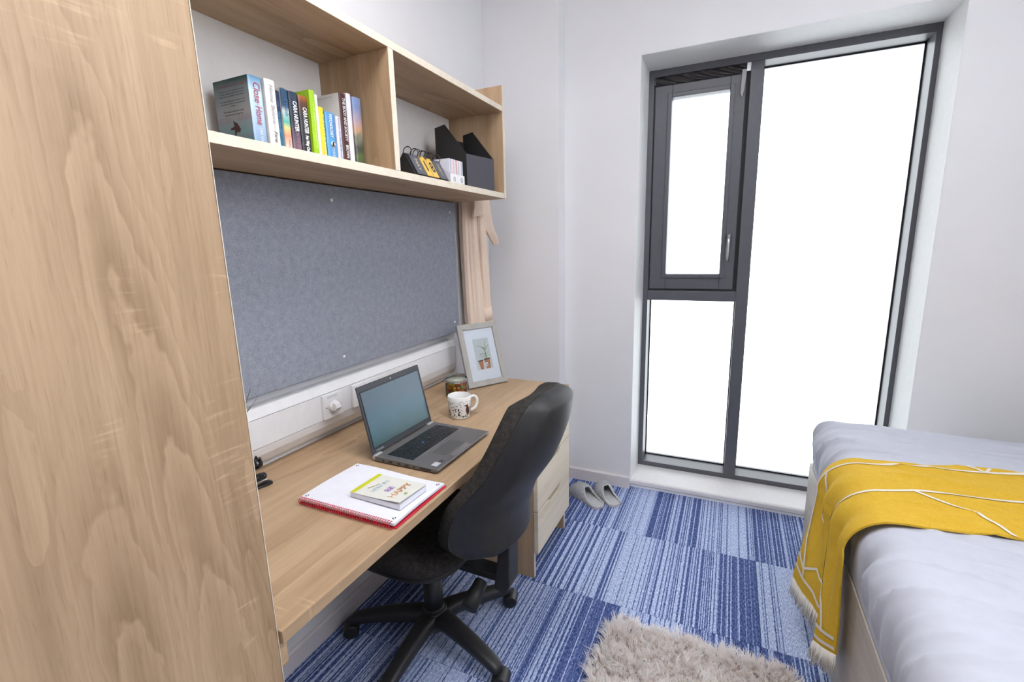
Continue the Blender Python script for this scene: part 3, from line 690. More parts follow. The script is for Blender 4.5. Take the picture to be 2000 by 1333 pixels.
# ------------------------------------------------------------------ laptop
t = thing('laptop', 'open grey laptop standing on the desk', 'laptop', (.40, 1.2, ZD))
LGREY = plain('laptop_grey', (.17, .165, .165), .4, metal=.3); LDARK = plain('laptop_lid', (.045, .05, .06), .4, metal=.2); KEYM = plain('key_black', (.016, .016, .018), .22); TRAYM = plain('key_tray_grey', (.17, .17, .175), .4)
X0, X1, Y0, Y1 = .283, .512, 1.040, 1.354; ZB = ZD + .001
b = MB(); b.prism([(X0, ZB + .004), (X0, ZB + .0175), (X1 - .004, ZB + .014), (X1, ZB + .011), (X1 - .012, ZB + .003), (X0 + .01, ZB + .003)], 1, Y0, Y1, bev=.0012); obj('base', b, LGREY, t)
def deck(x): return ZB + .0176 - (x - X0) / (X1 - X0) * .0035
Md = frame_mat((X0, Y0, ZB + .0176), (X1 - X0, 0, -.0035), (0, 1, 0))
LWd = Y1 - Y0
obj('key_tray', MB().box((.028, .020, -.002), (.128, LWd - .020, .0002), M=Md), TRAYM, t)
b = MB()
for a_, c_ in (((.0265, .0185), (.028, LWd - .0185)), ((.128, .0185), (.1295, LWd - .0185)), ((.0265, .0185), (.1295, .020)), ((.0265, LWd - .020), (.1295, LWd - .0185))): b.box((a_[0], a_[1], 0), (c_[0], c_[1], .0006), M=Md)
obj('tray_rim', b, STEEL, t)
key_me = None; kx = .0305
rowsk = [(14, 0.0), (14, .004), (13, .008), (12, .012), (11, .016)]
for r, (n, offk) in enumerate(rowsk):
    span = LWd - .046; kw = span / 15
    y_ = .023
    xs_ = .0305 + r * .0162
    if r < 5:
        wds = [1.0] * n
        extra = 15 - n
        if n == 14: wds[-1 if r == 0 else 0] = 2.0
        elif n == 13: wds[0] = 1.6; wds[-1] = 2.4
        elif n == 12: wds[0] = 2.2; wds[-1] = 2.8
        elif n == 11: wds[0] = 2.6; wds[-1] = 3.4
    for wk in wds:
        kb = MB(); kb.box((xs_, y_ + .0008, .0003), (xs_ + .0145, y_ + kw * wk - .0012, .0022), .0006, M=Md, seg=1)
        obj('key', kb, KEYM, t); y_ += kw * wk
y_ = .023
for wk in (1.2, 1, 1, 1, 5.6, 1, 1, 1.1, 1, 1.1):
    kb = MB(); kb.box((.0305 + 5 * .0162, y_ + .0008, .0003), (.0305 + 5 * .0162 + .0135, y_ + kw * wk - .0012, .0022), .0006, M=Md, seg=1); obj('key', kb, KEYM, t); y_ += kw * wk
b = MB(); b.lathe([(.0032, .001), (.0032, .0035), (.002, .0042), (0, .0042)], Md @ Vector((.0785, .140, 0)), (0, 0, 1), 14); obj('pointing_stick', b, plain('stick_blue', (.10, .22, .62), .5), t)
tp = obj('touchpad', MB().box((.142, .095, -.0005), (.196, .200, .0004), M=Md), plain('touchpad_grey', (.10, .098, .098), .35), t)
b = MB()
b.box((.141, .094, 0), (.1425, .201, .0007), M=Md); obj('touchpad_rim', b, STEEL, tp)
obj('click_bar', MB().box((.204, .098, -.0005), (.2225, .197, .0006), M=Md), STEEL, t)
obj('sticker', MB().box((.192, .018, 0), (.212, .042, .0003), M=Md), plain('sticker_silver', (.55, .56, .60), .3), t)
obj('sticker', MB().box((.198, .046, 0), (.212, .062, .0003), M=Md), plain('sticker_dark', (.05, .05, .05), .4), t)
for yy in (.0, LWd - .034):
    Mh = frame_mat((X0 - .007, Y0 + yy, ZB + .004), (1, 0, 0), (0, 1, 0)); obj('hinge', MB().box((-.004, 0, 0), (.012, .034 if yy == 0 else .034, .0165), .004, M=Mh, seg=3), plain('hinge_silver', (.62, .62, .63), .3, metal=.6), t)
b = MB()
for k, (xa, wl_) in enumerate(((.03, .006), (.052, .014), (.085, .012), (.112, .014), (.142, .006), (.165, .04))):
    b.box((X0 + xa, Y0 - .0004, ZB + .006), (X0 + xa + wl_, Y0 + .0005, ZB + .0115))
obj('port', b, INK_B, t)
th = math.radians(12.5); upl = Vector((-math.sin(th), 0, math.cos(th))); nl = Vector((math.cos(th), 0, math.sin(th)))
Ml = frame_mat((X0 - .004, Y0, ZB + .016), (0, 1, 0), upl, nl)
LH = .2165
lid = obj('lid', MB().box((0, 0, -.005), (LWd, LH, 0), .003, M=Ml, seg=3), LDARK, t)
m, nt, bs = newmat('screen_glow'); co = objco(nt)
spx = nd(nt, 'ShaderNodeSeparateXYZ'); lk(nt, co, spx.inputs[0])
fz = mathn(nt, 'ADD', mathn(nt, 'MULTIPLY', spx.outputs[2], 4.6), mathn(nt, 'MULTIPLY', noise_n(nt, co, 9, 2), .45))
lk(nt, ramp(nt, fz, [(.20, (.012, .035, .05)), (.45, (.05, .13, .15)), (.75, (.085, .18, .25)), (1.15 / 1.2, (.11, .17, .23))]), bs.inputs['Emission Color'])
bs.inputs['Emission Strength'].default_value = 0.55; bs.inputs['Base Color'].default_value = (.015, .02, .025, 1); bs.inputs['Roughness'].default_value = .25
obj('display', MB().box((.012, .022, .0001), (LWd - .012, LH - .020, .0005), M=Ml), m, lid)
b = MB()
for a_, c_ in (((.0095, .0195), (.012, LH - .0175)), ((LWd - .012, .0195), (LWd - .0095, LH - .0175)), ((.012, .0195), (LWd - .012, .022)), ((.012, LH - .020), (LWd - .012, LH - .0175))): b.box((a_[0], a_[1], .0), (c_[0], c_[1], .0009), M=Ml)
obj('bezel_lip', b, BLACKD, lid)
b = MB(); b.lathe([(.0022, 0), (.0018, .0006), (0, .0006)], Ml @ Vector((LWd / 2, LH - .0095, .0002)), nl, 12); obj('webcam', b, INK_W, lid)
text('lid_lettering', 'TOSHIBA', .008, Ml @ Vector((.034, .011, .0006)), (0, 1, 0), upl, plain('ink_silver', (.5, .5, .52), .4), lid, fit=.036)

# ------------------------------------------------------------------ spiral notebook and small book
t = thing('spiral_notebook', 'red spiral bound notebook open at a white page on the desk front', 'notebook', (.41, .88, ZD))
def wav(u, v): return .0028 * math.sin(u * 5.2 + .6) * v + .002 * math.sin(v * 4)
NX0, NX1, NY0, NY1 = .262, .566, .776, .988
b = MB(); b.box((NX0 + .001, NY0 + .001, ZD + .0004), (NX1 + .004, NY1 + .004, ZD + .0042), .0015); obj('back_cover', b, RED, t)
def sheet(z, th_, inset):
    P = []
    for i in range(25):
        u = i / 24; P.append([])
        for j in range(17):
            v = j / 16; P[-1].append((lerp(NX0 + inset, NX1 - inset, u), lerp(NY0, NY1 - inset, v), z + wav(u, v) + .001))
    Q = [[(p[0], p[1], p[2] - th_) for p in r] for r in P]
    b = MB(); b.grid(P); b.grid(Q)
    for E_, F_ in ((P[0], Q[0]), (P[-1], Q[-1]), ([r[0] for r in P], [r[0] for r in Q]), ([r[-1] for r in P], [r[-1] for r in Q])): b.grid([E_, F_], smooth=False)
    return b
pg = obj('page_block', sheet(ZD + .0135, .0062, 0), PAPER, t)
for (xx, yy) in ((NX0 + .012, NY0 + .016), (NX0 + .012, NY1 - .012), (NX1 - .012, NY1 - .014), (NX1 - .014, NY0 + .018)):
    u = (xx - NX0) / (NX1 - NX0); v = (yy - NY0) / (NY1 - NY0); zz = ZD + .0135 + wav(u, v) + .0014
    b = MB()
    for (a0, a1) in ((0, 2.2), (2.8, 5.4)):
        b.prism([(xx + r_ * math.cos(a), yy + r_ * math.sin(a)) for r_, rg in ((.0045, np.linspace(a0, a1, 8)), (.0022, np.linspace(a1, a0, 8))) for a in rg], 2, zz, zz + .0002)
    obj('corner_mark', b, DARKINK, pg)
hel = []
turns = 40
for i in range(turns * 12 + 1):
    a = 2 * PI * i / 12; hel.append((lerp(NX0 + .006, NX1 - .004, i / (turns * 12)), NY0 - .0005 + .0085 * math.cos(a), ZD + .0098 + .0088 * math.sin(a)))
b = MB(); b.tube(hel, .0010, 5); obj('spiral_wire', b, RED, t)

CREAM = plain('cream_card', (.76, .76, .70), .5)
t = thing('small_book', 'small square gift book reading BE HAPPY lying on the notebook', 'book', (.46, .87, ZD + .016))
P0 = Vector((.388, .826, ZD + .0185)); ex = Vector((.160, -.004, 0)); ey = Vector((.010, .106, 0)); exn = ex.normalized(); eyn = (ey - exn * ey.dot(exn)).normalized()
Mb = frame_mat(P0, exn, eyn, (0, 0, 1)); L_, B_ = ex.length, ey.length
obj('page_block', MB().box((.001, .001, 0), (L_ - .001, B_ - .001, .0125), .0006, M=Mb), PAPER, t)
P = [[Mb @ Vector((L_ * i / 14, B_ * j / 4, .0131 + .007 * (i / 14) ** 2 * (.4 + .6 * (1 - j / 4)))) for j in range(5)] for i in range(15)]
Q = [[p + Vector((0, 0, .0009)) for p in r] for r in P]
b = MB(); b.grid(P); b.grid(Q); b.grid([P[0], Q[0]]); b.grid([P[-1], Q[-1]]); b.grid([[r[0] for r in P], [r[0] for r in Q]]); b.grid([[r[-1] for r in P], [r[-1] for r in Q]])
cv = obj('front_cover', b, CREAM, t)
def cz(u, v): return .0131 + .007 * u * u * (.4 + .6 * (1 - v)) + .0012
b = MB(); Ps = [[Mb @ Vector((L_ * u, B_ * v, cz(u, v) - .0001)) for v in (0, .5, 1)] for u in (.004, .03, .06, .09)]; b.grid(Ps); obj('spine_stripe', b, plain('lime_stripe', (.62, .64, .02), .5), cv)
def cov_text(s, u, v, size, m, fit):
    o_ = Mb @ Vector((L_ * u, B_ * v, cz(u, v) + .0006))
    sl_ = .007 * 2 * u * (.4 + .6 * (1 - v)) / L_
    upv = -(exn + Vector((0, 0, sl_))).normalized()
    text('cover_lettering', s, size, o_, eyn, upv, m, cv, fit=fit, bold=.0003)
cov_text('HOW TO', .34, .5, .020, plain('ink_pale_blue', (.52, .66, .72), .6), .062)
cov_text('BE', .55, .46, .022, plain('ink_purple', (.33, .18, .52), .6), .026)
cov_text('HAPPY', .74, .5, .027, plain('ink_orange', (.62, .30, .14), .6), .078)
b = MB(); b.tube([Mb @ Vector((L_ * (.20 + .06 * math.sin(a)), B_ * (.30 + .38 * a / 2), cz(.2, .5) + .0002)) for a in np.linspace(0, 1.6, 8)], [.0016, .0014, .0012, .0011, .001, .0009, .0008, .0006], 5); obj('cover_picture', b, plain('ink_taupe', (.36, .30, .22), .6), cv)
b = MB(); b.lathe([(.005, 0), (.005, .0002)], Mb @ Vector((L_ * .90, B_ * .42, cz(.9, .42) + .0004)), (0, 0, 1), 14); obj('cover_badge', b, plain('ink_olive', (.40, .45, .16), .6), cv)

# ------------------------------------------------------------------ mug
MC = Vector((.324, 1.476, ZD + .0004))
t = thing('mug', 'white china mug with black dots and a dark red bird', 'mug', MC)
CHINA = plain('white_china', (.82, .81, .79), .18)
prof = [(0, .002), (.033, .002), (.0355, 0), (.038, .004), (.0405, .02), (.043, .05), (.0445, .086), (.0432, .0875), (.0418, .086), (.0402, .05), (.037, .012), (.0, .007)]
def mug_r(z): return interp(z, [0, .004, .02, .05, .086], [.0355, .038, .0405, .043, .0445])
b = MB(); b.lathe(prof, MC, n=48); mo = obj('cup', b, CHINA, t)
hd = Vector((.78, .62, 0)).normalized()
pts = [MC + hd * (mug_r(.075) - .002) + Vector((0, 0, .075)), MC + hd * .056 + Vector((0, 0, .078)), MC + hd * .066 + Vector((0, 0, .068)), MC + hd * .067 + Vector((0, 0, .050)), MC + hd * .058 + Vector((0, 0, .031)), MC + hd * (mug_r(.022) - .002) + Vector((0, 0, .022))]
cr = []
for i in range(len(pts) - 1):
    p0, p1, p2, p3 = pts[max(i - 1, 0)], pts[i], pts[i + 1], pts[min(i + 2, len(pts) - 1)]
    for k in range(5):
        s_ = k / 5; cr.append(.5 * ((2 * p1) + (p2 - p0) * s_ + (2 * p0 - 5 * p1 + 4 * p2 - p3) * s_ ** 2 + (3 * p1 - p0 - 3 * p2 + p3) * s_ ** 3))
cr.append(pts[-1]); b = MB(); b.tube(cr, .0058, 12); obj('handle', b, CHINA, t)
def on_mug(a, z, off=.0004): r_ = mug_r(z) + off; return MC + Vector((r_ * math.cos(a), r_ * math.sin(a), z))
def patch(poly, name, m):
    """flat print wrapped on the cup: polygon of (angle offset in metres, height) fan-filled around its middle"""
    b = MB(); cx_ = sum(p[0] for p in poly) / len(poly); cz_ = sum(p[1] for p in poly) / len(poly)
    vs = [on_mug(cx_, cz_, .0006)] + [on_mug(p[0], p[1]) for p in poly]
    b.add(vs, [(0, i + 1, (i + 1) % len(poly) + 1) for i in range(len(poly))]); return b
va = math.atan2(-1.476, 1.2365 - .324)          # side of the cup that faces into the room
dots = MB()
for k in range(400):
    a = random.uniform(0, 2 * PI); z = random.uniform(.010, .072)
    da = (a - (va + .55) + PI) % (2 * PI) - PI
    if -.35 < da < .38 and .012 < z < .062: continue
    r1 = random.uniform(.0012, .0028) * (1.25 if z < .045 else .7); r2 = r1 * random.uniform(.8, 1.3)
    q = patch([(a + r1 * math.cos(x_) / .043, z + r2 * math.sin(x_)) for x_ in np.linspace(0, 2 * PI, 7, endpoint=False)], '', None); dots.add(q.v, q.f)
do = obj('dot_print', dots, plain('ink_olive_black', (.035, .032, .025), .3), mo); do['kind'] = 'stuff'
B0 = va + .66
def birdp(pl): return [(B0 + x_ / .043, z_) for x_, z_ in pl]
b = MB()
def bell(cx_, cz_, rx, rz, an=0): return [(cx_ + rx * math.cos(k_) * math.cos(an) - rz * math.sin(k_) * math.sin(an), cz_ + rx * math.cos(k_) * math.sin(an) + rz * math.sin(k_) * math.cos(an)) for k_ in np.linspace(0, 2 * PI, 16, endpoint=False)]
for pl in (bell(.004, .036, .0085, .0165, .12), bell(.001, .054, .0058, .0052), [(-.004, .0575), (-.0135, .0555), (-.014, .0545), (-.003, .0525)], bell(.0095, .030, .0045, .012, .3), bell(.002, .020, .003, .006, .2)):
    q = patch(birdp(pl), '', None); b.add(q.v, q.f)
obj('bird_print', b, plain('ink_maroon', (.085, .022, .018), .3), mo)
b = MB()
for (x_, z_, an) in ((-.010, .008, .4), (-.004, .010, -.9), (-.017, .010, -.4), (.004, .006, .1)):
    q = patch([(B0 + (x_ + .006 * math.cos(k_) * math.cos(an) - .0016 * math.sin(k_) * math.sin(an)) / .041, z_ + .004 + .006 * math.cos(k_) * math.sin(an) + .0016 * math.sin(k_) * math.cos(an)) for k_ in np.linspace(0, 2 * PI, 9, endpoint=False)], '', None); b.add(q.v, q.f)
obj('leaf_print', b, plain('ink_leaf', (.05, .06, .035), .3), mo)

# ------------------------------------------------------------------ clip-top jar and sweets
JC = Vector((.170, 1.705, ZD + .0004))
t = thing('glass_jar', 'clip top glass jar of coloured sweets standing behind the mug', 'jar', JC)
b = MB(); b.lathe([(0, 0), (.044, 0), (.0475, .004), (.0475, .058), (.045, .066), (.043, .070)], JC, n=40); obj('jar_body', b, JARG, t)
b = MB(); b.lathe([(.044, .072), (.0475, .074), (.0485, .078), (.047, .083), (.044, .0845), (.040, .090), (.034, .093), (.0, .094)], JC, n=40); obj('jar_lid', b, glass('lid_glass', (.84, .88, .84), .07), t)
b = MB(); b.lathe([(.043, .0695), (.047, .0705), (.047, .0722), (.043, .0732)], JC, n=36); obj('rubber_seal', b, plain('seal_pale', (.66, .64, .56), .6), t)
b = MB()
for zz, rr in ((.0665, .0465), (.0785, .0497)): b.tube([JC + Vector((rr * math.cos(a), rr * math.sin(a), zz)) for a in np.linspace(0, 2 * PI, 36, endpoint=False)], .0012, 6, closed=True)
c_a = -.25
cdir = Vector((math.cos(c_a), math.sin(c_a), 0)); cs = Vector((-math.sin(c_a), math.cos(c_a), 0))
for s_ in (-1, 1): b.tube([JC + cdir * .049 + cs * .012 * s_ + Vector((0, 0, .082)), JC + cdir * .053 + cs * .014 * s_ + Vector((0, 0, .066)), JC + cdir * .052 + cs * .012 * s_ + Vector((0, 0, .046)), JC + cdir * .050 + Vector((0, 0, .040))], .0011, 6)
obj('wire_clip', b, STEEL, t)
sw_cols = {'red': (.60, .05, .02), 'yellow': (.80, .60, .03), 'green': (.16, .40, .04), 'orange': (.78, .25, .03)}
sw_m = {k: plain('sweet_' + k, v, .3) for k, v in sw_cols.items()}
protos = {}
cells = []
for lay in range(4):
    z = .0125 + lay * .0145
    for rr, n_ in ((.0, 1), (.0165, 6), (.0335, 12)):
        for k in range(n_): cells.append((rr, 2 * PI * k / n_ + lay * .4, z))
names = list(sw_cols)
for i, (rr, a, z) in enumerate(cells):
    c = random.choice(names); p = JC + Vector((rr * math.cos(a), rr * math.sin(a), z))
    if c not in protos:
        b = MB(); b.lathe([(0, -.0068), (.005, -.0055), (.0078, 0), (.005, .0055), (0, .0068)], p, n=12); o = obj('sweet', b, sw_m[c], loc=p); protos[c] = o
    else:
        o = protos[c].copy(); COL.objects.link(o); o.location = p
    o.rotation_euler = (random.random() * .5, random.random() * .5, 0)
    tag(o, 'one of the %s sweets inside the clip top glass jar' % c, 'sweet', '%s sweets in the glass jar' % c)

# ------------------------------------------------------------------ photo frame
FB = Vector((.189, 1.785, ZD + .001)); fr_ = Vector((.517, .857, 0)).normalized(); fn = Vector((.857, -.517, 0)); fa = math.radians(19.5)
fu = Vector((0, 0, 1)) * math.cos(fa) - fn * math.sin(fa); fnn = fr_.cross(fu)
FW, FH = .212, .296
t = thing('photo_frame', 'grey wood photo frame with a plant picture leaning back on the desk', 'picture frame', FB + fr_ * FW / 2)
Mf = frame_mat(FB + Vector((0, 0, .007)), fr_, fu, fnn)
FRM = oak('grey_frame_wood', 2, light=(.42, .41, .39), dark=(.30, .29, .27), seed=4.4, amt=.3)
bw = .0265
b = MB()
b.prism([(0, 0), (FW, 0), (FW - bw, bw), (bw, bw)], 2, -.016, .0, M=Mf, bev=.001, seg=1); b.prism([(0, FH), (bw, FH - bw), (FW - bw, FH - bw), (FW, FH)], 2, -.016, 0, M=Mf, bev=.001, seg=1)
b.prism([(0, 0), (bw, bw), (bw, FH - bw), (0, FH)], 2, -.016, 0, M=Mf, bev=.001, seg=1); b.prism([(FW, 0), (FW, FH), (FW - bw, FH - bw), (FW - bw, bw)], 2, -.016, 0, M=Mf, bev=.001, seg=1)
obj('frame_moulding', b, FRM, t)
mt_ = obj('mount', MB().box((bw - .003, bw - .003, -.012), (FW - bw + .003, FH - bw + .003, -.008), M=Mf), PAPER, t)
px0, px1, py0, py1 = .068, .152, .075, .222
ph = obj('print', MB().box((px0, py0, -.0078), (px1, py1, -.0074), M=Mf), plain('print_grey', (.62, .65, .66), .5), t)
POT = plain('print_terracotta', (.50, .17, .07), .6)
def flat(pts, z, m, name): b = MB(); b.prism(pts, 2, z, z + .0003, M=Mf); obj(name, b, m, ph)
flat([(.078, .116), (.103, .118), (.100, .076), (.085, .076)], -.0072, POT, 'pot_print'); flat([(.110, .120), (.141, .122), (.137, .077), (.116, .077)], -.0072, POT, 'pot_print')
SOIL = plain('print_soil', (.05, .035, .025), .7)
flat([(.077, .114), (.104, .116), (.104, .121), (.077, .119)], -.0070, SOIL, 'soil_print'); flat([(.109, .118), (.142, .120), (.142, .126), (.109, .124)], -.0070, SOIL, 'soil_print')
flat([(.1125, .088), (.126, .088), (.126, .105), (.1125, .105)], -.0070, INK_W, 'tag_print'); flat([(.116, .092), (.123, .092), (.1225, .095), (.121, .096), (.121, .102), (.118, .102), (.118, .096), (.1165, .095)], -.0067, INK_B, 'tag_print')
LEAFP = [plain('print_leaf', (.13, .24, .05), .6), plain('print_leaf_pale', (.38, .48, .20), .6), plain('print_leaf_grey', (.16, .20, .16), .6)]
for k, (pp, wd_) in enumerate([([(.125, .123), (.124, .150), (.122, .180)], .0045), ([(.123, .165), (.130, .195), (.142, .215)], .003), ([(.123, .160), (.136, .180), (.149, .188)], .003), ([(.122, .168), (.105, .185), (.074, .190)], .0022),
                               ([(.124, .140), (.138, .155), (.149, .152)], .0025), ([(.124, .138), (.108, .150), (.095, .146), (.090, .135)], .0025), ([(.124, .128), (.108, .138), (.095, .130)], .0022), ([(.125, .130), (.140, .142), (.150, .132)], .0022), ([(.121, .172), (.116, .178), (.112, .172)], .003)]):
    L2 = []; R2 = []
    for i, p in enumerate(pp):
        d = Vector(pp[min(i + 1, len(pp) - 1)]) - Vector(pp[max(i - 1, 0)]); d.normalize(); w_ = wd_ * (.75 if i == 0 else (1 if i < len(pp) - 1 else .08)) / 2
        L2.append((p[0] - d.y * w_, p[1] + d.x * w_)); R2.append((p[0] + d.y * w_, p[1] - d.x * w_))
    flat(L2 + R2[::-1], -.0068 + k * .00004, LEAFP[k % 3], 'leaf_print')
obj('glazing', MB().box((bw - .002, bw - .002, -.0052), (FW - bw + .002, FH - bw + .002, -.004), M=Mf), PANE, t)
obj('backing_board', MB().box((.006, .006, -.020), (FW - .006, FH - .006, -.0165), M=Mf), BLACKC, t)
eb = FB + fr_ * FW / 2 + fu * .19 - fnn * .022; ef = FB + fr_ * (FW / 2 - .02) - fn * .150
b = MB(); b.tube([eb, Vector((ef.x, ef.y, ZD + .002))], .004, 4)
Me = frame_mat(eb, fr_, (Vector((ef.x, ef.y, ZD + .007)) - eb)); b = MB(); b.prism([(-.015, 0), (.015, 0), (.035, (Vector((ef.x, ef.y, ZD + .007)) - eb).length), (-.035, (Vector((ef.x, ef.y, ZD + .007)) - eb).length)], 2, -.002, .001, M=Me)
obj('easel_back', b, BLACKC, t)

# ------------------------------------------------------------------ stapler, pen pot and grass plant by the wardrobe
GLOSSB = plain('gloss_black', (.012, .012, .013), .12)
t = thing('stapler', 'glossy black and chrome stapler lying by the wardrobe edge on the desk', 'stapler', (.09, .77, ZD))
Ms = frame_mat((.098, .812, ZD + .0005), (-.22, -1, 0), (1, -.22, 0), (0, 0, 1))
def blade(secs, m, name):
    S = []
    for (x_, yw, z0_, z1_) in secs:
        S.append([Ms @ Vector((x_, yw * math.cos(a) * (1 if abs(math.cos(a)) < .999 else 1), lerp(z0_, z1_, (math.sin(a) + 1) / 2))) for a in np.linspace(0, 2 * PI, 14, endpoint=False)])
    b = MB(); b.loft(S); return obj(name, b, m, t)
blade([(-.014, .006, .001, .006), (-.011, .0115, .0, .010), (-.002, .0135, 0, .012), (.02, .011, 0, .009), (.08, .012, 0, .010), (.115, .012, 0, .012), (.12, .006, .002, .009)], GLOSSB, 'base')
blade([(-.002, .004, .016, .020), (.0, .006, .015, .022), (.06, .006, .013, .021), (.115, .006, .009, .018)], CHROME, 'magazine')
blade([(.0, .007, .024, .036), (.004, .011, .021, .040), (.03, .012, .021, .041), (.08, .011, .018, .035), (.118, .010, .012, .026), (.122, .005, .014, .020)], GLOSSB, 'arm')
t = thing('cat_figurine', 'small black and white figurine lying above the stapler on the desk', 'ornament', (.06, .80, ZD))
Mg = frame_mat((.050, .826, ZD), (-.1, -1, 0), (1, -.1, 0), (0, 0, 1))
def blob(secs, name, m):
    S = [[Mg @ Vector((x_, r_ * math.cos(a), zc + rz * math.sin(a))) for a in np.linspace(0, 2 * PI, 16, endpoint=False)] for (x_, r_, zc, rz) in secs]
    b = MB(); b.loft(S); return obj(name, b, m, t)
blob([(-.012, .004, .048, .004), (-.008, .012, .048, .012), (.004, .0155, .048, .0155), (.014, .012, .046, .012), (.018, .006, .045, .006)], 'head', GLOSSB)
blob([(.014, .008, .045, .009), (.022, .014, .040, .016), (.045, .022, .032, .026), (.075, .024, .028, .0275), (.10, .015, .028, .02), (.11, .004, .028, .006)], 'body', plain('ornament_white', (.80, .79, .74), .3))
b = MB()
for s_ in (-1, 1): b.lathe([(.005, 0), (.003, .007), (0, .010)], Mg @ Vector((-.002, .009 * s_, .060)), (0, 0, 1), 10)
obj('ear', b, GLOSSB, t)
b = MB(); b.lathe([(.0045, 0), (.004, .002), (0, .003)], Mg @ Vector((-.009, .0, .049)), Mg.to_3x3() @ Vector((-1, 0, .2)), 12); obj('nose', b, plain('ornament_red', (.5, .06, .04), .4), t)

t = thing('grass_plant', 'thin dark grass plant in a pot mostly hidden behind the wardrobe', 'plant', (.10, .60, ZD))
GP = Vector((.10, .60, ZD + .0005))
b = MB(); b.lathe([(0, 0), (.035, 0), (.048, .085), (.050, .09), (.044, .09), (.040, .08), (0, .078)], GP, n=28); obj('pot', b, WHITE, t)
GRASS = plain('dark_grass', (.035, .045, .03), .6)
def grassb(pts, w_):
    b = MB(); b.tube(pts, [w_ * (1 - .8 * i / (len(pts) - 1)) for i in range(len(pts))], 4); obj('blade', b, GRASS, t)
base_ = GP + Vector((0, 0, .075))
grassb([base_, (.075, .70, .870), (.068, .775, .925), (.030, .848, 1.000)], .0026)
grassb([base_, (.08, .70, .878), (.070, .775, .926), (.045, .83, .956)], .0021)
grassb([base_, (.075, .68, .87), (.06, .77, .915), (.032, .862, .968)], .0018)
grassb([base_, (.06, .66, .90), (.04, .74, .99), (.02, .80, 1.035)], .0020)
grassb([base_, (.06, .68, .89), (.04, .77, .955), (.02, .83, 1.01)], .0018)
grassb([base_, (.05, .66, .93), (.03, .76, 1.05), (.022, .815, 1.115)], .0021)
grassb([base_, (.10, .66, .86), (.12, .72, .85), (.105, .775, .835), (.085, .812, .80)], .0018)
for k in range(10):
    a = random.uniform(0, 2 * PI); r_ = random.uniform(.03, .09)
    e_ = GP + Vector((r_ * math.cos(a), -abs(r_ * math.sin(a)), random.uniform(.2, .36))); grassb([base_, lerp(base_, e_, .5) + Vector((0, 0, .03)), e_], .0021)

# ------------------------------------------------------------------ bathrobe
t = thing('bathrobe', 'beige towelling bathrobe hanging on the wall behind the picture frame', 'robe', (.05, 2.16, 1.0))
hk = MB(); hk.cyl((XL, 2.14, 1.63), (XL + .05, 2.14, 1.63), .006); hk.lathe([(.018, 0), (.018, .004)], (XL, 2.14, 1.63), (1, 0, 0), 20); hk.tube([(XL + .05, 2.14, 1.63), (XL + .055, 2.14, 1.65)], .006)
obj('hook', hk, STEEL, t)
secs = []
for i in range(60):
    z = 1.66 - i * .0128; u = i / 59
    yc = interp(u, [0, .2, .5, .8, 1], [2.160, 2.152, 2.165, 2.182, 2.195]); hy = interp(u, [0, .1, .3, .6, 1], [.050, .080, .090, .102, .122]); hx = interp(u, [0, .15, .5, 1], [.030, .048, .052, .060])
    S = []
    for k in range(160):
        a = 2 * PI * k / 160
        ph_ = 7 * a + 1.2 * math.sin(u * 2.6) + .5 * math.sin(3 * a)
        deep = abs(math.sin(ph_ / 2 * 1.0)) ** .7                     # sharp valleys, round ridges
        pl = 1 - .42 * (1 - deep) * smoothstep(0, .12, u) + .05 * math.sin(19 * a + u * 3)
        S.append((XL + .006 + hx + hx * math.cos(a) * pl, yc + hy * math.sin(a) * (1 + (pl - 1) * .25), z + .005 * math.sin(3 * a + u * 5)))
    secs.append(S)
b = MB(); b.loft(secs); obj('robe_body', b, ROBE, t)
secs = []
for i in range(40):
    u = i / 39; z = lerp(1.575, 1.005, u); cx_ = .066 + .008 * math.sin(u * 3); cy_ = interp(u, [0, .25, .6, .85, 1], [2.180, 2.172, 2.178, 2.192, 2.208]); r_ = interp(u, [0, .1, .5, .8, .82, 1], [.02, .026, .029, .031, .033, .031])
    S = []
    for a in np.linspace(0, 2 * PI, 48, endpoint=False):
        pl = 1 - .34 * (1 - abs(math.sin(2.5 * a + .8 * math.sin(u * 4))) ** .7)
        S.append((cx_ + .8 * r_ * math.cos(a) * pl, cy_ + r_ * 1.2 * math.sin(a) * (.5 + .5 * pl), z + .004 * math.sin(2 * a)))
    secs.append(S)
b = MB(); b.loft(secs); sl_o = obj('sleeve', b, ROBE, t)
secs = [[(.069 + (.8 * r_) * math.cos(a), yc_ + r_ * 1.2 * math.sin(a), z + .003 * math.sin(2 * a)) for a in np.linspace(0, 2 * PI, 24, endpoint=False)] for (z, r_, yc_) in ((1.068, .031, 2.194), (1.066, .035, 2.194), (1.002, .036, 2.208), (1.000, .030, 2.208))]
b = MB(); b.loft(secs); obj('cuff', b, ROBE, sl_o)
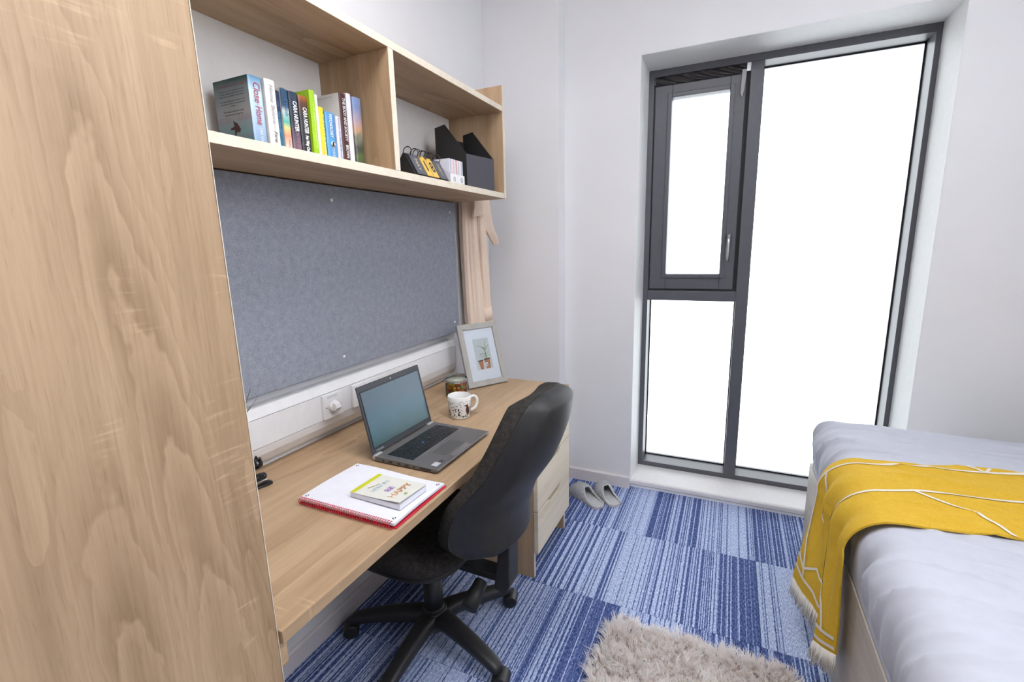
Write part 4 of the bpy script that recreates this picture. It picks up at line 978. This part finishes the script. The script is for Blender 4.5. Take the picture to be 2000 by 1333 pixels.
# hanging collar flap on the right
def flap(pts_l, pts_r, x0_, thk):
    P = []
    n = len(pts_l)
    for i in range(n):
        row = []
        for j in range(9):
            v = j / 8; y_ = lerp(pts_l[i][0], pts_r[i][0], v); z_ = lerp(pts_l[i][1], pts_r[i][1], v)
            row.append(Vector((x0_ + .014 * math.sin(PI * v) + .004 * math.sin(v * 9 + i), y_, z_)))
        P.append(row)
    Q = [[p - Vector((thk, 0, 0)) for p in r] for r in P]
    b = MB(); b.grid(P); b.grid(Q)
    for E_, F_ in ((P[0], Q[0]), (P[-1], Q[-1]), ([r[0] for r in P], [r[0] for r in Q]), ([r[-1] for r in P], [r[-1] for r in Q])): b.grid([E_, F_])
    return b
b = flap([(2.150, 1.64), (2.155, 1.56), (2.165, 1.50), (2.215, 1.455), (2.262, 1.420), (2.300, 1.388)], [(2.235, 1.64), (2.262, 1.56), (2.285, 1.50), (2.305, 1.462), (2.332, 1.432), (2.340, 1.402)], .082, .012)
obj('collar', b, ROBE, t)
b = flap([(2.075, 1.64), (2.072, 1.58), (2.062, 1.535), (2.060, 1.522)], [(2.150, 1.64), (2.155, 1.58), (2.150, 1.540), (2.140, 1.532)], .090, .010)
obj('lapel', b, ROBE, t)

# ------------------------------------------------------------------ slippers
def slipper(label, toe, heel, side):
    toe = Vector((*toe, 0)); heel = Vector((*heel, 0)); L = (toe - heel).length; d = (toe - heel) / L; sd = Vector((-d.y, d.x, 0)) * side
    t = thing('slipper', label, 'slipper', (toe + heel) / 2, 'pair of grey slippers')
    us = [0, .03, .10, .25, .45, .65, .82, .93, .985, 1.0]; ws = [.012, .026, .036, .038, .040, .047, .047, .036, .018, .006]; sh_ = [0, 0, 0, -.001, -.003, -.002, .002, .006, .009, .010]
    def hw(u): return interp(u, us, ws)
    def cxs(u): return interp(u, us, sh_)
    def P(u, s_, z): return heel + d * (u * L) + sd * (cxs(u) + s_ * hw(u)) + Vector((0, 0, z))
    U = np.concatenate([np.linspace(0, .12, 8), np.linspace(.17, .85, 18), np.linspace(.88, 1, 9)])
    out = [P(u, 1.06, 0) for u in U] + [P(u, -1.06, 0) for u in U[::-1]]
    secs = [[p + Vector((0, 0, z)) for p in out] for z in (.001, .009)]
    b = MB(); b.loft(secs, smooth=False); obj('sole', b, plain('slipper_sole', (.58, .52, .50), .7), t)
    secs = [[((P(u, .92, z) if k < len(U) else None)) for k, u in enumerate(U)] + [P(u, -.92, z) for u in U[::-1]] for z in (.0095, .013)]
    b = MB(); b.loft(secs); obj('insole', b, SLIPIN, t)
    # upper: domed vamp over the toe with a raked opening, side walls sinking towards the heel
    def top(u): return interp(u, [.05, .2, .42, .52, .62, .80, .92, .985, 1.0], [.016, .026, .050, .072, .076, .068, .050, .028, .012])
    def open_half(u): return interp(u, [0, .15, .32, .45, .53, .56], [1.32, 1.22, .98, .66, .28, 0.0])
    outer = []; inner = []
    Uu = np.concatenate([np.linspace(.06, .56, 26), np.linspace(.59, 1.0, 18)])
    for u in Uu:
        h_ = top(u); oh = open_half(u); ro = []; ri = []
        for j in range(25):
            a = lerp(-PI / 2, PI / 2, j / 24)
            # angle measured from straight up; leave the opening by squeezing both halves apart
            sgn = -1 if a < 0 else 1
            aa = sgn * lerp(oh, PI / 2, abs(a) / (PI / 2)) if oh > 0 else a
            wv = .0022 * math.sin(u * 55) * math.sin(j * 1.25) + .0010 * math.sin(u * 95 + j)
            rr = 1.10 + wv * 10
            ro.append(P(u, math.sin(aa) * rr, .010 + max(0, math.cos(aa)) * (h_ - .008) + wv)); ri.append(P(u, math.sin(aa) * (rr - .15), .010 + max(0, math.cos(aa)) * (h_ - .014)))
        outer.append(ro); inner.append(ri)
    bo = MB(); bi = MB(); rim = MB()
    for half in (0, 1):
        sl_ = slice(0, 13) if half == 0 else slice(12, 25)
    nopen = sum(1 for u in Uu if open_half(u) > 0)
    for rng_, lo, hi in ((range(0, nopen), 0, 12), (range(0, nopen), 13, 25)):
        bo.grid([outer[i][lo:hi] for i in rng_]); bi.grid([inner[i][lo:hi] for i in rng_])
    bo.grid(outer[nopen - 1:]); bi.grid(inner[nopen - 1:])
    bi.v = bi.v
    obj('upper', bo, SLIP, t); obj('lining', bi, SLIPIN, t)
    e1 = [(Vector(outer[i][11]) + Vector(inner[i][11])) / 2 for i in range(nopen)]; e2 = [(Vector(outer[i][13]) + Vector(inner[i][13])) / 2 for i in range(nopen)]
    rim.tube(e1 + [(Vector(outer[nopen - 1][12]) + Vector(inner[nopen - 1][12])) / 2] + e2[::-1], .0052, 8); obj('opening_trim', rim, SLIPIN, t)
slipper('grey plush slipper on the carpet, the one nearer the drawers', (.487, 2.405), (.682, 2.262), 1)
slipper('grey plush slipper on the carpet, the one nearer the window sill', (.610, 2.480), (.752, 2.310), -1)

# ------------------------------------------------------------------ bed
BX, BY1, BY0 = 1.600, 2.300, 0.30
bd = thing('bed', 'single bed base of greyish oak board along the right wall', 'bed', (2.08, 1.3, 0))
b = MB(); b.prism([(BY0, 0.004), (BY1 - .02, 0.004), (BY1, .02), (BY1, .410), (BY0, .410)], 0, BX, BX + .018, bev=.001, seg=1); sp_ = obj('side_panel', b, OAK_GREY, bd)
obj('panel_edging', MB().box((BX + .001, BY1 + .0002, .021), (BX + .017, BY1 + .0012, .401)), GREYC, sp_)
b = MB(); b.lathe([(.0045, 0), (.004, .001), (0, .001)], (BX - .0002, 2.02, .33), (-1, 0, 0), 14); obj('screw_hole', b, DARKINK, sp_)
obj('end_panel', MB().box((BX + .0185, BY1 - .018, .02), (XR - .02, BY1, .402), .001), OAK_GREY, bd)
obj('end_panel', MB().box((BX + .0185, BY0, .02), (XR - .02, BY0 + .018, .402), .001), OAK_GREY, bd)
obj('side_panel', MB().box((XR - .04, BY0 + .019, .004), (XR - .022, BY1 - .019, .402), .001), OAK_GREY, bd)
obj('slat_deck', MB().box((BX + .019, BY0 + .019, .375), (XR - .041, BY1 - .019, .395)), OAK_GREY, bd)
# mattress in its sheet: rounded box with creases
MX_0, MX_1, MY_0, MY_1, MZ_0, MZ_1 = 1.604, XR - .012, .30, 2.320, .4110, .612
RR = .085
def msurf(p):
    q = Vector((min(max(p.x, MX_0 + RR), MX_1 - RR), min(max(p.y, MY_0 + RR), MY_1 - RR), min(max(p.z, MZ_0 + .03), MZ_1 - RR)))
    d = p - q
    if d.length < 1e-9: return p, Vector((0, 0, 1))
    r_ = RR if p.z > MZ_1 - RR else lerp(.03, RR, (p.z - MZ_0) / (MZ_1 - RR - MZ_0)) if p.z > MZ_0 + .03 else RR
    n = d.normalized(); return q + n * RR, n
def folds(p):
    x_, y_, z_ = p.x, p.y, p.z
    a = mnoise.noise(Vector((x_ * 1.1, y_ * 8.5 + .9 * math.sin(x_ * 2.2), z_ * 1.5 + 3))); c = mnoise.noise(Vector((x_ * 2.6 + 5, y_ * 17 + 2.2 * x_, z_ * 3)))
    e_ = mnoise.noise(Vector((x_ * 3, y_ * 3, z_ * 3 + 9)))
    rid = (1 - abs(a)) ** 4
    edge = smoothstep(1.98, 1.62, x_)
    return .008 * rid + .009 * (1 - abs(c)) ** 9 + .006 * c * (.35 + 1.1 * edge) + .007 * e_ + .008 * edge * (1 - abs(c)) ** 3
P = []
NX_, NYY = 70, 220
# strip profile: from bottom of the left side, over the top, to the right side
prof = [('s', k / 16) for k in range(17)]
rows_ = []
ylist = [MY_0 + .0 + (MY_1 - MY_0) * j / NYY for j in range(NYY + 1)]
def cross(ydist):
    """left-to-right profile, ydist = inset of the end rounding (0 in the middle)"""
def mpoint(s, y):
    # s in [0,1] along left side then top
    hgt = MZ_1 - MZ_0; wid = MX_1 - MX_0
    L1 = hgt - RR; L2 = RR * PI / 2; L3 = wid - 2 * RR; tot = L1 + L2 + L3 + L2 + L1
    a = s * tot
    if a < L1:
        zz = MZ_0 + a; p = Vector((MX_0 - .010 * math.sin(PI * a / L1), 0, zz)); n = Vector((-1, 0, 0))
    elif a < L1 + L2:
        th_ = (a - L1) / RR; p = Vector((MX_0 + RR - RR * math.cos(th_), 0, MZ_1 - RR + RR * math.sin(th_))); n = Vector((-math.cos(th_), 0, math.sin(th_)))
    elif a < L1 + L2 + L3:
        p = Vector((MX_0 + RR + a - L1 - L2, 0, MZ_1)); n = Vector((0, 0, 1))
    elif a < L1 + 2 * L2 + L3:
        th_ = (a - L1 - L2 - L3) / RR; p = Vector((MX_1 - RR + RR * math.sin(th_), 0, MZ_1 - RR + RR * math.cos(th_))); n = Vector((math.sin(th_), 0, math.cos(th_)))
    else:
        p = Vector((MX_1, 0, MZ_1 - RR - (a - L1 - 2 * L2 - L3))); n = Vector((1, 0, 0))
    p.y = y; return p, n
secs = []
NS = 150
ends = [(MY_1, k) for k in range(8)]
def ring(y, inset, ny):
    S = []
    for i in range(NS + 1):
        p, n = mpoint(i / NS, y)
        q = Vector((min(max(p.x, MX_0 + inset), MX_1 - inset), p.y, min(p.z, MZ_1 - inset)))
        nn = (n * math.sqrt(max(0, 1 - ny * ny)) + Vector((0, ny, 0)))
        q += nn * folds(p) * smoothstep(.412, .50, q.z); S.append(q)
    return S
R2 = .075
for k in range(8):
    a = PI / 2 * k / 8; secs.append(ring(MY_0 + R2 - R2 * math.sin(PI / 2 - a) if k else MY_0, R2 * (1 - math.sin(a)), 0))
for j in range(190): secs.append(ring(MY_0 + R2 + (MY_1 - MY_0 - 2 * R2) * j / 189, 0, 0))
for k in range(1, 9):
    a = PI / 2 * k / 8; secs.append(ring(MY_1 - R2 + R2 * math.sin(a), R2 * (1 - math.cos(a)), math.sin(a) * .9))
b = MB(); b.loft(secs)
tag(obj('mattress', b, SHEET, loc=(2.08, 1.3, .4)), 'mattress in a creased white cotton sheet on the bed', 'mattress')

# ------------------------------------------------------------------ mustard throw
TH = thing('throw_blanket', 'mustard yellow throw with cream lines and fringe draped over the bed', 'blanket', (1.9, 1.7, .61))
EX = 1.592
def throw(s, v):
    """s: metres from the bed edge (negative = on top, positive = hanging), v: 0 near .. 1 far"""
    ytop = lambda x_: (1.425 + .205 * (x_ - 1.6), 1.858 + .155 * (x_ - 1.6))
    r_ = .085; La = r_ * PI / 2
    if s <= -La:                                    # flat on top
        x_ = EX + r_ + (-s - La); z_ = MZ_1 + .024
        y0_, y1_ = ytop(x_); y_ = lerp(y0_, y1_, v)
        z_ += .004 * math.sin(v * 9 + x_ * 1.5) + (.0075 * mnoise.noise(Vector((x_ * 2.2, y_ * 10, 1))) + .011 * (1 - abs(mnoise.noise(Vector((x_ * 1.3 + 4, y_ * 11 + x_, 5))))) ** 7) * smoothstep(0, .12, -s - La) + .005 * math.sin(PI * v) - (.012 * (1 - smoothstep(0, .10, v)) + .008 * (1 - smoothstep(0, .08, 1 - v))) * smoothstep(0, .1, -s - La)
        return Vector((x_, y_, z_))
    if s <= 0:
        th_ = (s + La) / r_; k0_ = th_ / (PI / 2); x_ = EX + r_ - (r_ + lerp(.024, .017, k0_)) * math.sin(th_); z_ = MZ_1 - r_ + (r_ + lerp(.024, .017, k0_)) * math.cos(th_)
        y0_, y1_ = ytop(EX + r_); y_ = lerp(y0_, y1_, v) ; k_ = th_ / (PI / 2)
        y_ += .004 * math.sin(v * 14) * k_
        z_ += (.004 * math.sin(v * 9 + x_ * 1.5) + .005 * math.sin(PI * v)) * (1 - k_); x_ -= (.020 * math.sin(v * 11 + 1.0) ** 2) * k_
        return Vector((x_, y_, z_))
    h_ = s / .31
    y0_, y1_ = 1.432, 1.850
    gather = lerp(y0_, y1_, v)
    ybot = interp(v, [0, .25, .5, .62, .75, 1], [1.398, 1.455, 1.515, 1.530, 1.590, 1.722])
    y_ = lerp(gather, ybot, smoothstep(0, 1.0, h_))
    xb = interp(v, [0, .12, .28, .45, .56, .68, .85, 1], [1.566, 1.540, 1.522, 1.545, 1.588, 1.545, 1.510, 1.492])
    x_ = lerp(EX - .017 - 0.020 * math.sin(v * 11 + 1.0) ** 2, xb, smoothstep(0, 1, h_) * .6 + .4 * h_)
    z_ = MZ_1 - r_ - s * interp(v, [0, .3, .55, .75, 1], [1.0, 1.08, 1.06, .98, 1.0])
    return Vector((x_, y_, z_))
SMAX = .305
ss = list(np.linspace(-.90, -.1335, 120)) + list(np.linspace(-.12, 0, 14)) + list(np.linspace(.012, SMAX, 30))
NV = 120
P = [[throw(s, j / NV) for j in range(NV + 1)] for s in ss]
Nn = []
b = MB()
arr = np.array([[tuple(p) for p in r] for r in P]); du = np.gradient(arr, axis=0); dv = np.gradient(arr, axis=1); nr = np.cross(du, dv); nr /= np.linalg.norm(nr, axis=2, keepdims=True)
if nr[5, 20, 2] < 0: nr = -nr
bot = arr - nr * .006
b.grid([[tuple(p) for p in r] for r in arr]); b.grid([[tuple(p) for p in r] for r in bot])
for A_, B_ in ((arr[0], bot[0]), (arr[-1], bot[-1]), (arr[:, 0], bot[:, 0]), (arr[:, -1], bot[:, -1])): b.grid([[tuple(p) for p in A_], [tuple(p) for p in B_]])
cl = obj('blanket_cloth', b, YELLOW, TH)
def yarn(pts, wdt=.0045):
    """cream woven line: polyline of (s, v) laid on the cloth"""
    dense = []
    for (a0, b0), (a1, b1) in zip(pts[:-1], pts[1:]):
        n = max(2, int(math.hypot(a1 - a0, (b1 - b0) * .42) / .012))
        dense += [(lerp(a0, a1, k / n), lerp(b0, b1, k / n)) for k in range(n)]
    dense.append(pts[-1])
    L2, R2_ = [], []
    def nrm_at(s, v):
        e_ = .004; a = throw(s + e_, v) - throw(s - e_, v); c = throw(s, min(1, v + e_)) - throw(s, max(0, v - e_)); n = a.cross(c)
        n.normalize()
        return n
    n0 = None
    for i, (s, v) in enumerate(dense):
        p = throw(s, v); n = nrm_at(s, v)
        ref = Vector((-1, 0, .25)) if s > -.06 else Vector((0, 0, 1))
        if n.dot(ref) < 0: n = -n
        q0 = throw(*dense[max(i - 1, 0)]); q1 = throw(*dense[min(i + 1, len(dense) - 1)]); d = (q1 - q0).normalized(); sd = n.cross(d)
        L2.append(p + sd * wdt + n * .0022); R2_.append(p - sd * wdt + n * .0022)
    b = MB(); b.grid([L2, R2_]); obj('woven_line', b, YLINE, cl, recalc=False)
yarn([(-.90, .88), (-.46, .885), (-.10, .885), (.06, .90), (.16, .91), (.235, .87)])
yarn([(-.90, .385), (-.40, .40), (-.215, .43), (-.10, .40), (.05, .40), (.14, .36), (.20, .26), (.255, .19)])
yarn([(-.215, .43), (-.325, .21), (-.385, .0)], .004)
yarn([(-.46, .885), (-.50, 1.0)], .004); yarn([(-.58, .885), (-.66, 1.0)], .004); yarn([(-.46, .885), (-.42, 1.0)], .004)
yarn([(-.05, .885), (.01, .72), (.05, .60)], .004); yarn([(.09, .905), (.05, 1.0)], .004)
yarn([(.235, .87), (.215, .985)], .0045); yarn([(.235, .87), (.20, .74), (.215, .60), (.25, .50)], .004)
yarn([(.262, .86), (.252, .985)], .0045); yarn([(.235, .87), (.262, .86), (.265, .74), (.285, .62)], .0045)
yarn([(.256, .02), (.258, .19), (.250, .36)], .005); yarn([(.284, .01), (.287, .20), (.278, .36)], .005)
yarn([(.16, .36), (.165, .46)], .0045)
# fringe strands along the hem
FRINGE = plain('fringe_cream', (.86, .83, .77), .8)
fr = MB()
for k in range(250):
    v = k / 249; p = throw(SMAX - .002, v) 
    for q in range(2):
        off = Vector((random.uniform(-.006, .006), random.uniform(-.006, .006), 0)); L = random.uniform(.050, .076)
        pts_ = [p + Vector((.001, 0, .002)), p + off * .5 + Vector((random.uniform(-.003, .003), random.uniform(-.004, .004), -L * .45)), p + off * 1.4 + Vector((random.uniform(-.005, .005), random.uniform(-.006, .006), -L))]
        fr.tube(pts_, [.0013, .0013, .0007], 4)
fo = obj('fringe', fr, FRINGE, TH); fo['kind'] = 'stuff'

# ------------------------------------------------------------------ shaggy rug
RX0, RX1, RY0, RY1 = .903, 1.515, .62, 1.525
rg = thing('rug', 'beige pink shaggy rug lying on the blue carpet beside the bed', 'rug', (1.21, 1.1, 0.0005))
def in_rug(x, y, m=0.0):
    r = .06; cx_ = min(max(x, RX0 + r), RX1 - r); cy_ = min(max(y, RY0 + r), RY1 - r)
    return (x - cx_) ** 2 + (y - cy_) ** 2 <= (r - m) ** 2 or (RX0 + m < x < RX1 - m and RY0 + r < y < RY1 - r) or (RX0 + r < x < RX1 - r and RY0 + m < y < RY1 - m)
r = .06; out = []
for (cx_, cy_, a0) in ((RX1 - r, RY1 - r, 0), (RX0 + r, RY1 - r, PI / 2), (RX0 + r, RY0 + r, PI), (RX1 - r, RY0 + r, 1.5 * PI)):
    out += [(cx_ + r * math.cos(a0 + a), cy_ + r * math.sin(a0 + a)) for a in np.linspace(0, PI / 2, 7)]
b = MB(); b.prism(out, 2, .0006, .010); obj('rug_backing', b, plain('rug_base', (.34, .26, .22), .95), rg)
M_ = 7400; PER = 9                                                  # tufts, strands per tuft
tx = rng.uniform(RX0, RX1, M_ * 2); ty = rng.uniform(RY0, RY1, M_ * 2)
ok = np.array([in_rug(x, y) for x, y in zip(tx, ty)]); tx = tx[ok][:M_]; ty = ty[ok][:M_]; M_ = len(tx)
fld = np.array([(mnoise.noise(Vector((x * 14, y * 14, 0))), mnoise.noise(Vector((x * 14, y * 14, 7))), mnoise.noise(Vector((x * 30, y * 30, 3)))) for x, y in zip(tx, ty)])
tl = fld[:, :2] * .022 + rng.normal(0, .013, (M_, 2))
tl += np.stack([np.clip((RX0 + .04 - tx) / .04, 0, 1) * -.010 + np.clip((tx - RX1 + .04) / .04, 0, 1) * .010, np.clip((ty - RY1 + .04) / .04, 0, 1) * .010], 1)
th_t = rng.uniform(.020, .036, M_)
rp = lambda q: np.repeat(q, PER, axis=0)
N = M_ * PER
base = np.stack([rp(tx) + rng.normal(0, .0035, N), rp(ty) + rng.normal(0, .0035, N), np.full(N, .009)], 1)
hh_ = rp(th_t) * rng.uniform(.8, 1.1, N)
lean = rp(tl) + rng.normal(0, .0045, (N, 2))
ang = rng.uniform(0, 2 * PI, N); sw = np.stack([np.cos(ang), np.sin(ang), np.zeros(N)], 1) * rng.uniform(.0009, .0017, N)[:, None]
mid = base + np.stack([lean[:, 0] * .4, lean[:, 1] * .4, hh_ * .65], 1); tip = base + np.stack([lean[:, 0], lean[:, 1], hh_], 1)
V = np.concatenate([base - sw, base + sw, mid - sw, mid + sw, tip], 1).reshape(-1, 3)
off = (np.arange(N) * 5)[:, None]
tri = np.concatenate([off + np.array([[0, 1, 3]]), off + np.array([[0, 3, 2]]), off + np.array([[2, 3, 4]])], 1).reshape(-1, 3)
me = bpy.data.meshes.new('pile'); me.vertices.add(len(V)); me.vertices.foreach_set('co', (V - np.array([1.21, 1.1, .0005])).ravel())
me.loops.add(len(tri) * 3); me.loops.foreach_set('vertex_index', tri.ravel().astype(np.int32)); me.polygons.add(len(tri)); me.polygons.foreach_set('loop_start', np.arange(len(tri), dtype=np.int32) * 3)
me.update(calc_edges=True); me.validate()
at_ = me.attributes.new('strand_tone', 'FLOAT', 'POINT'); at_.data.foreach_set('value', np.repeat(np.clip(rng.uniform(0, 1, N) * .35 + .5 * rp(rng.uniform(0, 1, M_)) + .4 * (.3 + rp(fld[:, 2])), 0, 1), 5).astype(np.float32))
m, nt, bs = newmat('rug_yarn'); an = nd(nt, 'ShaderNodeAttribute'); an.attribute_name = 'strand_tone'
lk(nt, ramp(nt, an.outputs['Fac'], [(0, (.52, .41, .36)), (.2, (.86, .77, .73)), (.5, (.97, .93, .91)), (1, (1, 1, 1))]), bs.inputs['Base Color']); bs.inputs['Roughness'].default_value = .6
tl_ = nd(nt, 'ShaderNodeBsdfTranslucent'); mx_ = nd(nt, 'ShaderNodeMixShader'); mx_.inputs[0].default_value = .5
lk(nt, bs.inputs['Base Color'].links[0].from_socket, tl_.inputs[0]); lk(nt, bs.outputs[0], mx_.inputs[1]); lk(nt, tl_.outputs[0], mx_.inputs[2]); lk(nt, mx_.outputs[0], nt.nodes['Material Output'].inputs[0])
me.materials.append(m); po = link('pile', me, rg); po['kind'] = 'stuff'

# ------------------------------------------------------------------ office chair
CC = Vector((.35, 1.20, 0.0))
ch = thing('office_chair', 'black swivel office chair tucked under the desk', 'chair', CC)
b = MB(); b.lathe([(.046, .062), (.054, .075), (.054, .108), (.044, .128), (.040, .131), (0, .131)], CC, n=32); obj('base_hub', b, BLACKD, ch)
for k in range(5):
    a = math.radians(-16 + 72 * k); d = Vector((math.cos(a), math.sin(a), 0)); sd = Vector((-d.y, d.x, 0))
    secs = []
    for (rr, zc, hw, hh2) in ((.02, .098, .036, .026), (.045, .102, .037, .027), (.08, .104, .032, .026), (.16, .096, .029, .024), (.24, .083, .026, .021), (.285, .074, .0235, .019), (.305, .068, .020, .015), (.312, .066, .012, .009)):
        S = []
        for q in range(16):
            an_ = 2 * PI * q / 16; c_, s_ = math.cos(an_), math.sin(an_)
            S.append(CC + d * rr + sd * hw * math.copysign(abs(c_) ** .7, c_) + Vector((0, 0, zc + hh2 * math.copysign(abs(s_) ** .7, s_))))
        secs.append(S)
    b = MB(); b.loft(secs); lg = obj('leg', b, BLACKD, ch)
    cpos = CC + d * .300 + Vector((0, 0, .0275)); ca = a + (0.5, -0.7, 1.2, .4, -.3)[k]
    ax = Vector((-math.sin(ca), math.cos(ca), 0)); fw = Vector((math.cos(ca), math.sin(ca), 0)); cw = cpos + fw * .010
    b = MB(); 
    for s_ in (-1, 1): b.lathe([(0, 0), (.020, .0), (.0265, .004), (.0265, .015), (.018, .019), (0, .019)], cw + ax * (.006 * s_) , ax * s_, 24)
    co_ = obj('castor', b, BLACKD, lg)
    hs = []
    for j in range(9):
        w_ = lerp(-.026, .026, j / 8); hs.append([cw + ax * w_ + fw * (.0285 * math.cos(q)) + Vector((0, 0, .0285 * math.sin(q))) for q in np.linspace(-.25, PI * .92, 12)])
    b2_ = MB(); b2_.grid(hs); b2_.cyl(cpos + Vector((0, 0, .020)), cpos + Vector((0, 0, .040)), .010, 12)
    n0 = len(b.v); 
    for p_, f_, s_ in ((b2_.v, b2_.f, True),): pass
    hood = obj('castor_hood', b2_, BLACKD, lg)
b = MB(); b.cyl(CC + Vector((0, 0, .12)), CC + Vector((0, 0, .255)), .0335, 28); b.cyl(CC + Vector((0, 0, .255)), CC + Vector((0, 0, .36)), .018, 20); b.lathe([(.0375, .128), (.0385, .133), (.0345, .140)], CC, n=28); obj('gas_column', b, BLACKD, ch)
az = math.radians(-1); cb = Vector((math.cos(az), math.sin(az), 0)); ct = Vector((-math.sin(az), math.cos(az), 0))
def CL(bk_, lt, z): return CC + cb * bk_ + ct * lt + Vector((0, 0, z))
Mch = frame_mat(CC, cb, ct, (0, 0, 1))
b = MB(); b.box((-.09, -.07, .345), (.10, .07, .385), .008, M=Mch); obj('tilt_mechanism', b, BLACKD, ch)
def cushion(z0_, z1_, ld, lw, offb, e_, name, m, crown=.0):
    secs = []
    for k in range(11):
        u = k / 10; z = lerp(z0_, z1_, u); ins = .035 * (1 - math.sqrt(max(0, 1 - (2 * u - 1) ** 2)))
        S = []
        for q in range(56):
            a = 2 * PI * q / 56; c_, s_ = math.cos(a), math.sin(a)
            x_ = offb + (ld - ins) * math.copysign(abs(c_) ** e_, c_); y_ = (lw - ins) * math.copysign(abs(s_) ** e_, s_)
            S.append(CL(x_, y_, z - .03 * max(0, (-x_ - .12) / .12) ** 2))
        secs.append(S)
    b = MB(); b.loft(secs); return obj(name, b, m, ch)
cushion(.405, .480, .225, .230, -.03, .62, 'seat', CHAIRF)
cushion(.378, .415, .205, .210, -.03, .62, 'seat_shell', BLACKP)
# spine bracket, knob and lever
b = MB(); b.box((.08, -.028, .335), (.285, .028, .362), .005, M=Mch); b.prism([(.262, .315), (.300, .300), (.318, .335), (.322, .53), (.290, .53), (.270, .36)], 1, -.034, .034, M=Mch, bev=.004); br = obj('back_bracket', b, BLACKP, ch)
b = MB(); b.box((.286, -.022, .45), (.308, .022, .62), .003, M=Mch); obj('back_upright', b, BLACKD, br)
b = MB(); b.cyl(CL(.225, -.045, .335), CL(.225, -.125, .300), .021, 16, .026); b2r = MB(); b2r.tube([CL(.292, -.0345, .5305), CL(.323, -.0345, .5305), CL(.323, .0345, .5305), CL(.292, .0345, .5305)], .0016, 6); obj('bracket_rim', b2r, CHROME, br)
obj('tension_knob', b, BLACKP, br)
b = MB(); b.tube([CL(.04, .06, .365), CL(.06, .17, .36), CL(.07, .24, .352)], [.006, .006, .009], 10); obj('lever', b, BLACKD, ch)
# backrest: shell and cushion lofted over height
ZB0, ZB1 = .480, .985
def back_c(u): return interp_s(u, [0, .15, .35, .6, .85, 1], [.300, .294, .320, .394, .438, .450])
def back_w(u): return interp_s(u, [0, .03, .08, .18, .35, .6, .8, .92, .97, 1], [.11, .155, .192, .224, .230, .202, .172, .138, .108, .058])
def back_surf(side):
    rows2 = []
    UU = np.concatenate([np.linspace(0, .1, 12), np.linspace(.13, .87, 34), np.linspace(.89, 1, 14)])
    for u in UU:
        row = []
        z = lerp(ZB0, ZB1, u); endf = min(1, math.sqrt(max(0, min(u, 1 - u) / .06))) if min(u, 1 - u) < .06 else 1
        for j in range(29):
            s_ = lerp(-1, 1, j / 28); w_ = back_w(u)
            curve = -.050 * s_ * s_ * (w_ / .2) ** 2
            if side == 'shell':
                th_ = (.038 * (1 - smoothstep(.76, .97, abs(s_))) + .016 * (1 - s_ * s_)) * endf
                row.append(CL(back_c(u) + curve + th_ + .004, s_ * w_ * .955, z))
            elif side == 'mid': row.append(CL(back_c(u) + curve, s_ * w_ * .965, z))
            else:
                th_ = .064 * (max(0, 1 - abs(s_) ** 12)) ** .5 * endf
                row.append(CL(back_c(u) + curve - th_ - .002, s_ * w_ * (1.04 - .05 * abs(s_) ** 8), z))
        rows2.append(row)
    return rows2
S1, S2, S3 = back_surf('shell'), back_surf('mid'), back_surf('cush')
def closed(A_, B_):
    b = MB(); b.grid(A_); b.grid(B_)
    for E_, F_ in ((A_[0], B_[0]), (A_[-1], B_[-1]), ([r[0] for r in A_], [r[0] for r in B_]), ([r[-1] for r in A_], [r[-1] for r in B_])): b.grid([E_, F_])
    return b
obj('back_shell', closed(S1, S2), BLACKP, ch); obj('back_cushion', closed(S2, S3), CHAIRF, ch)
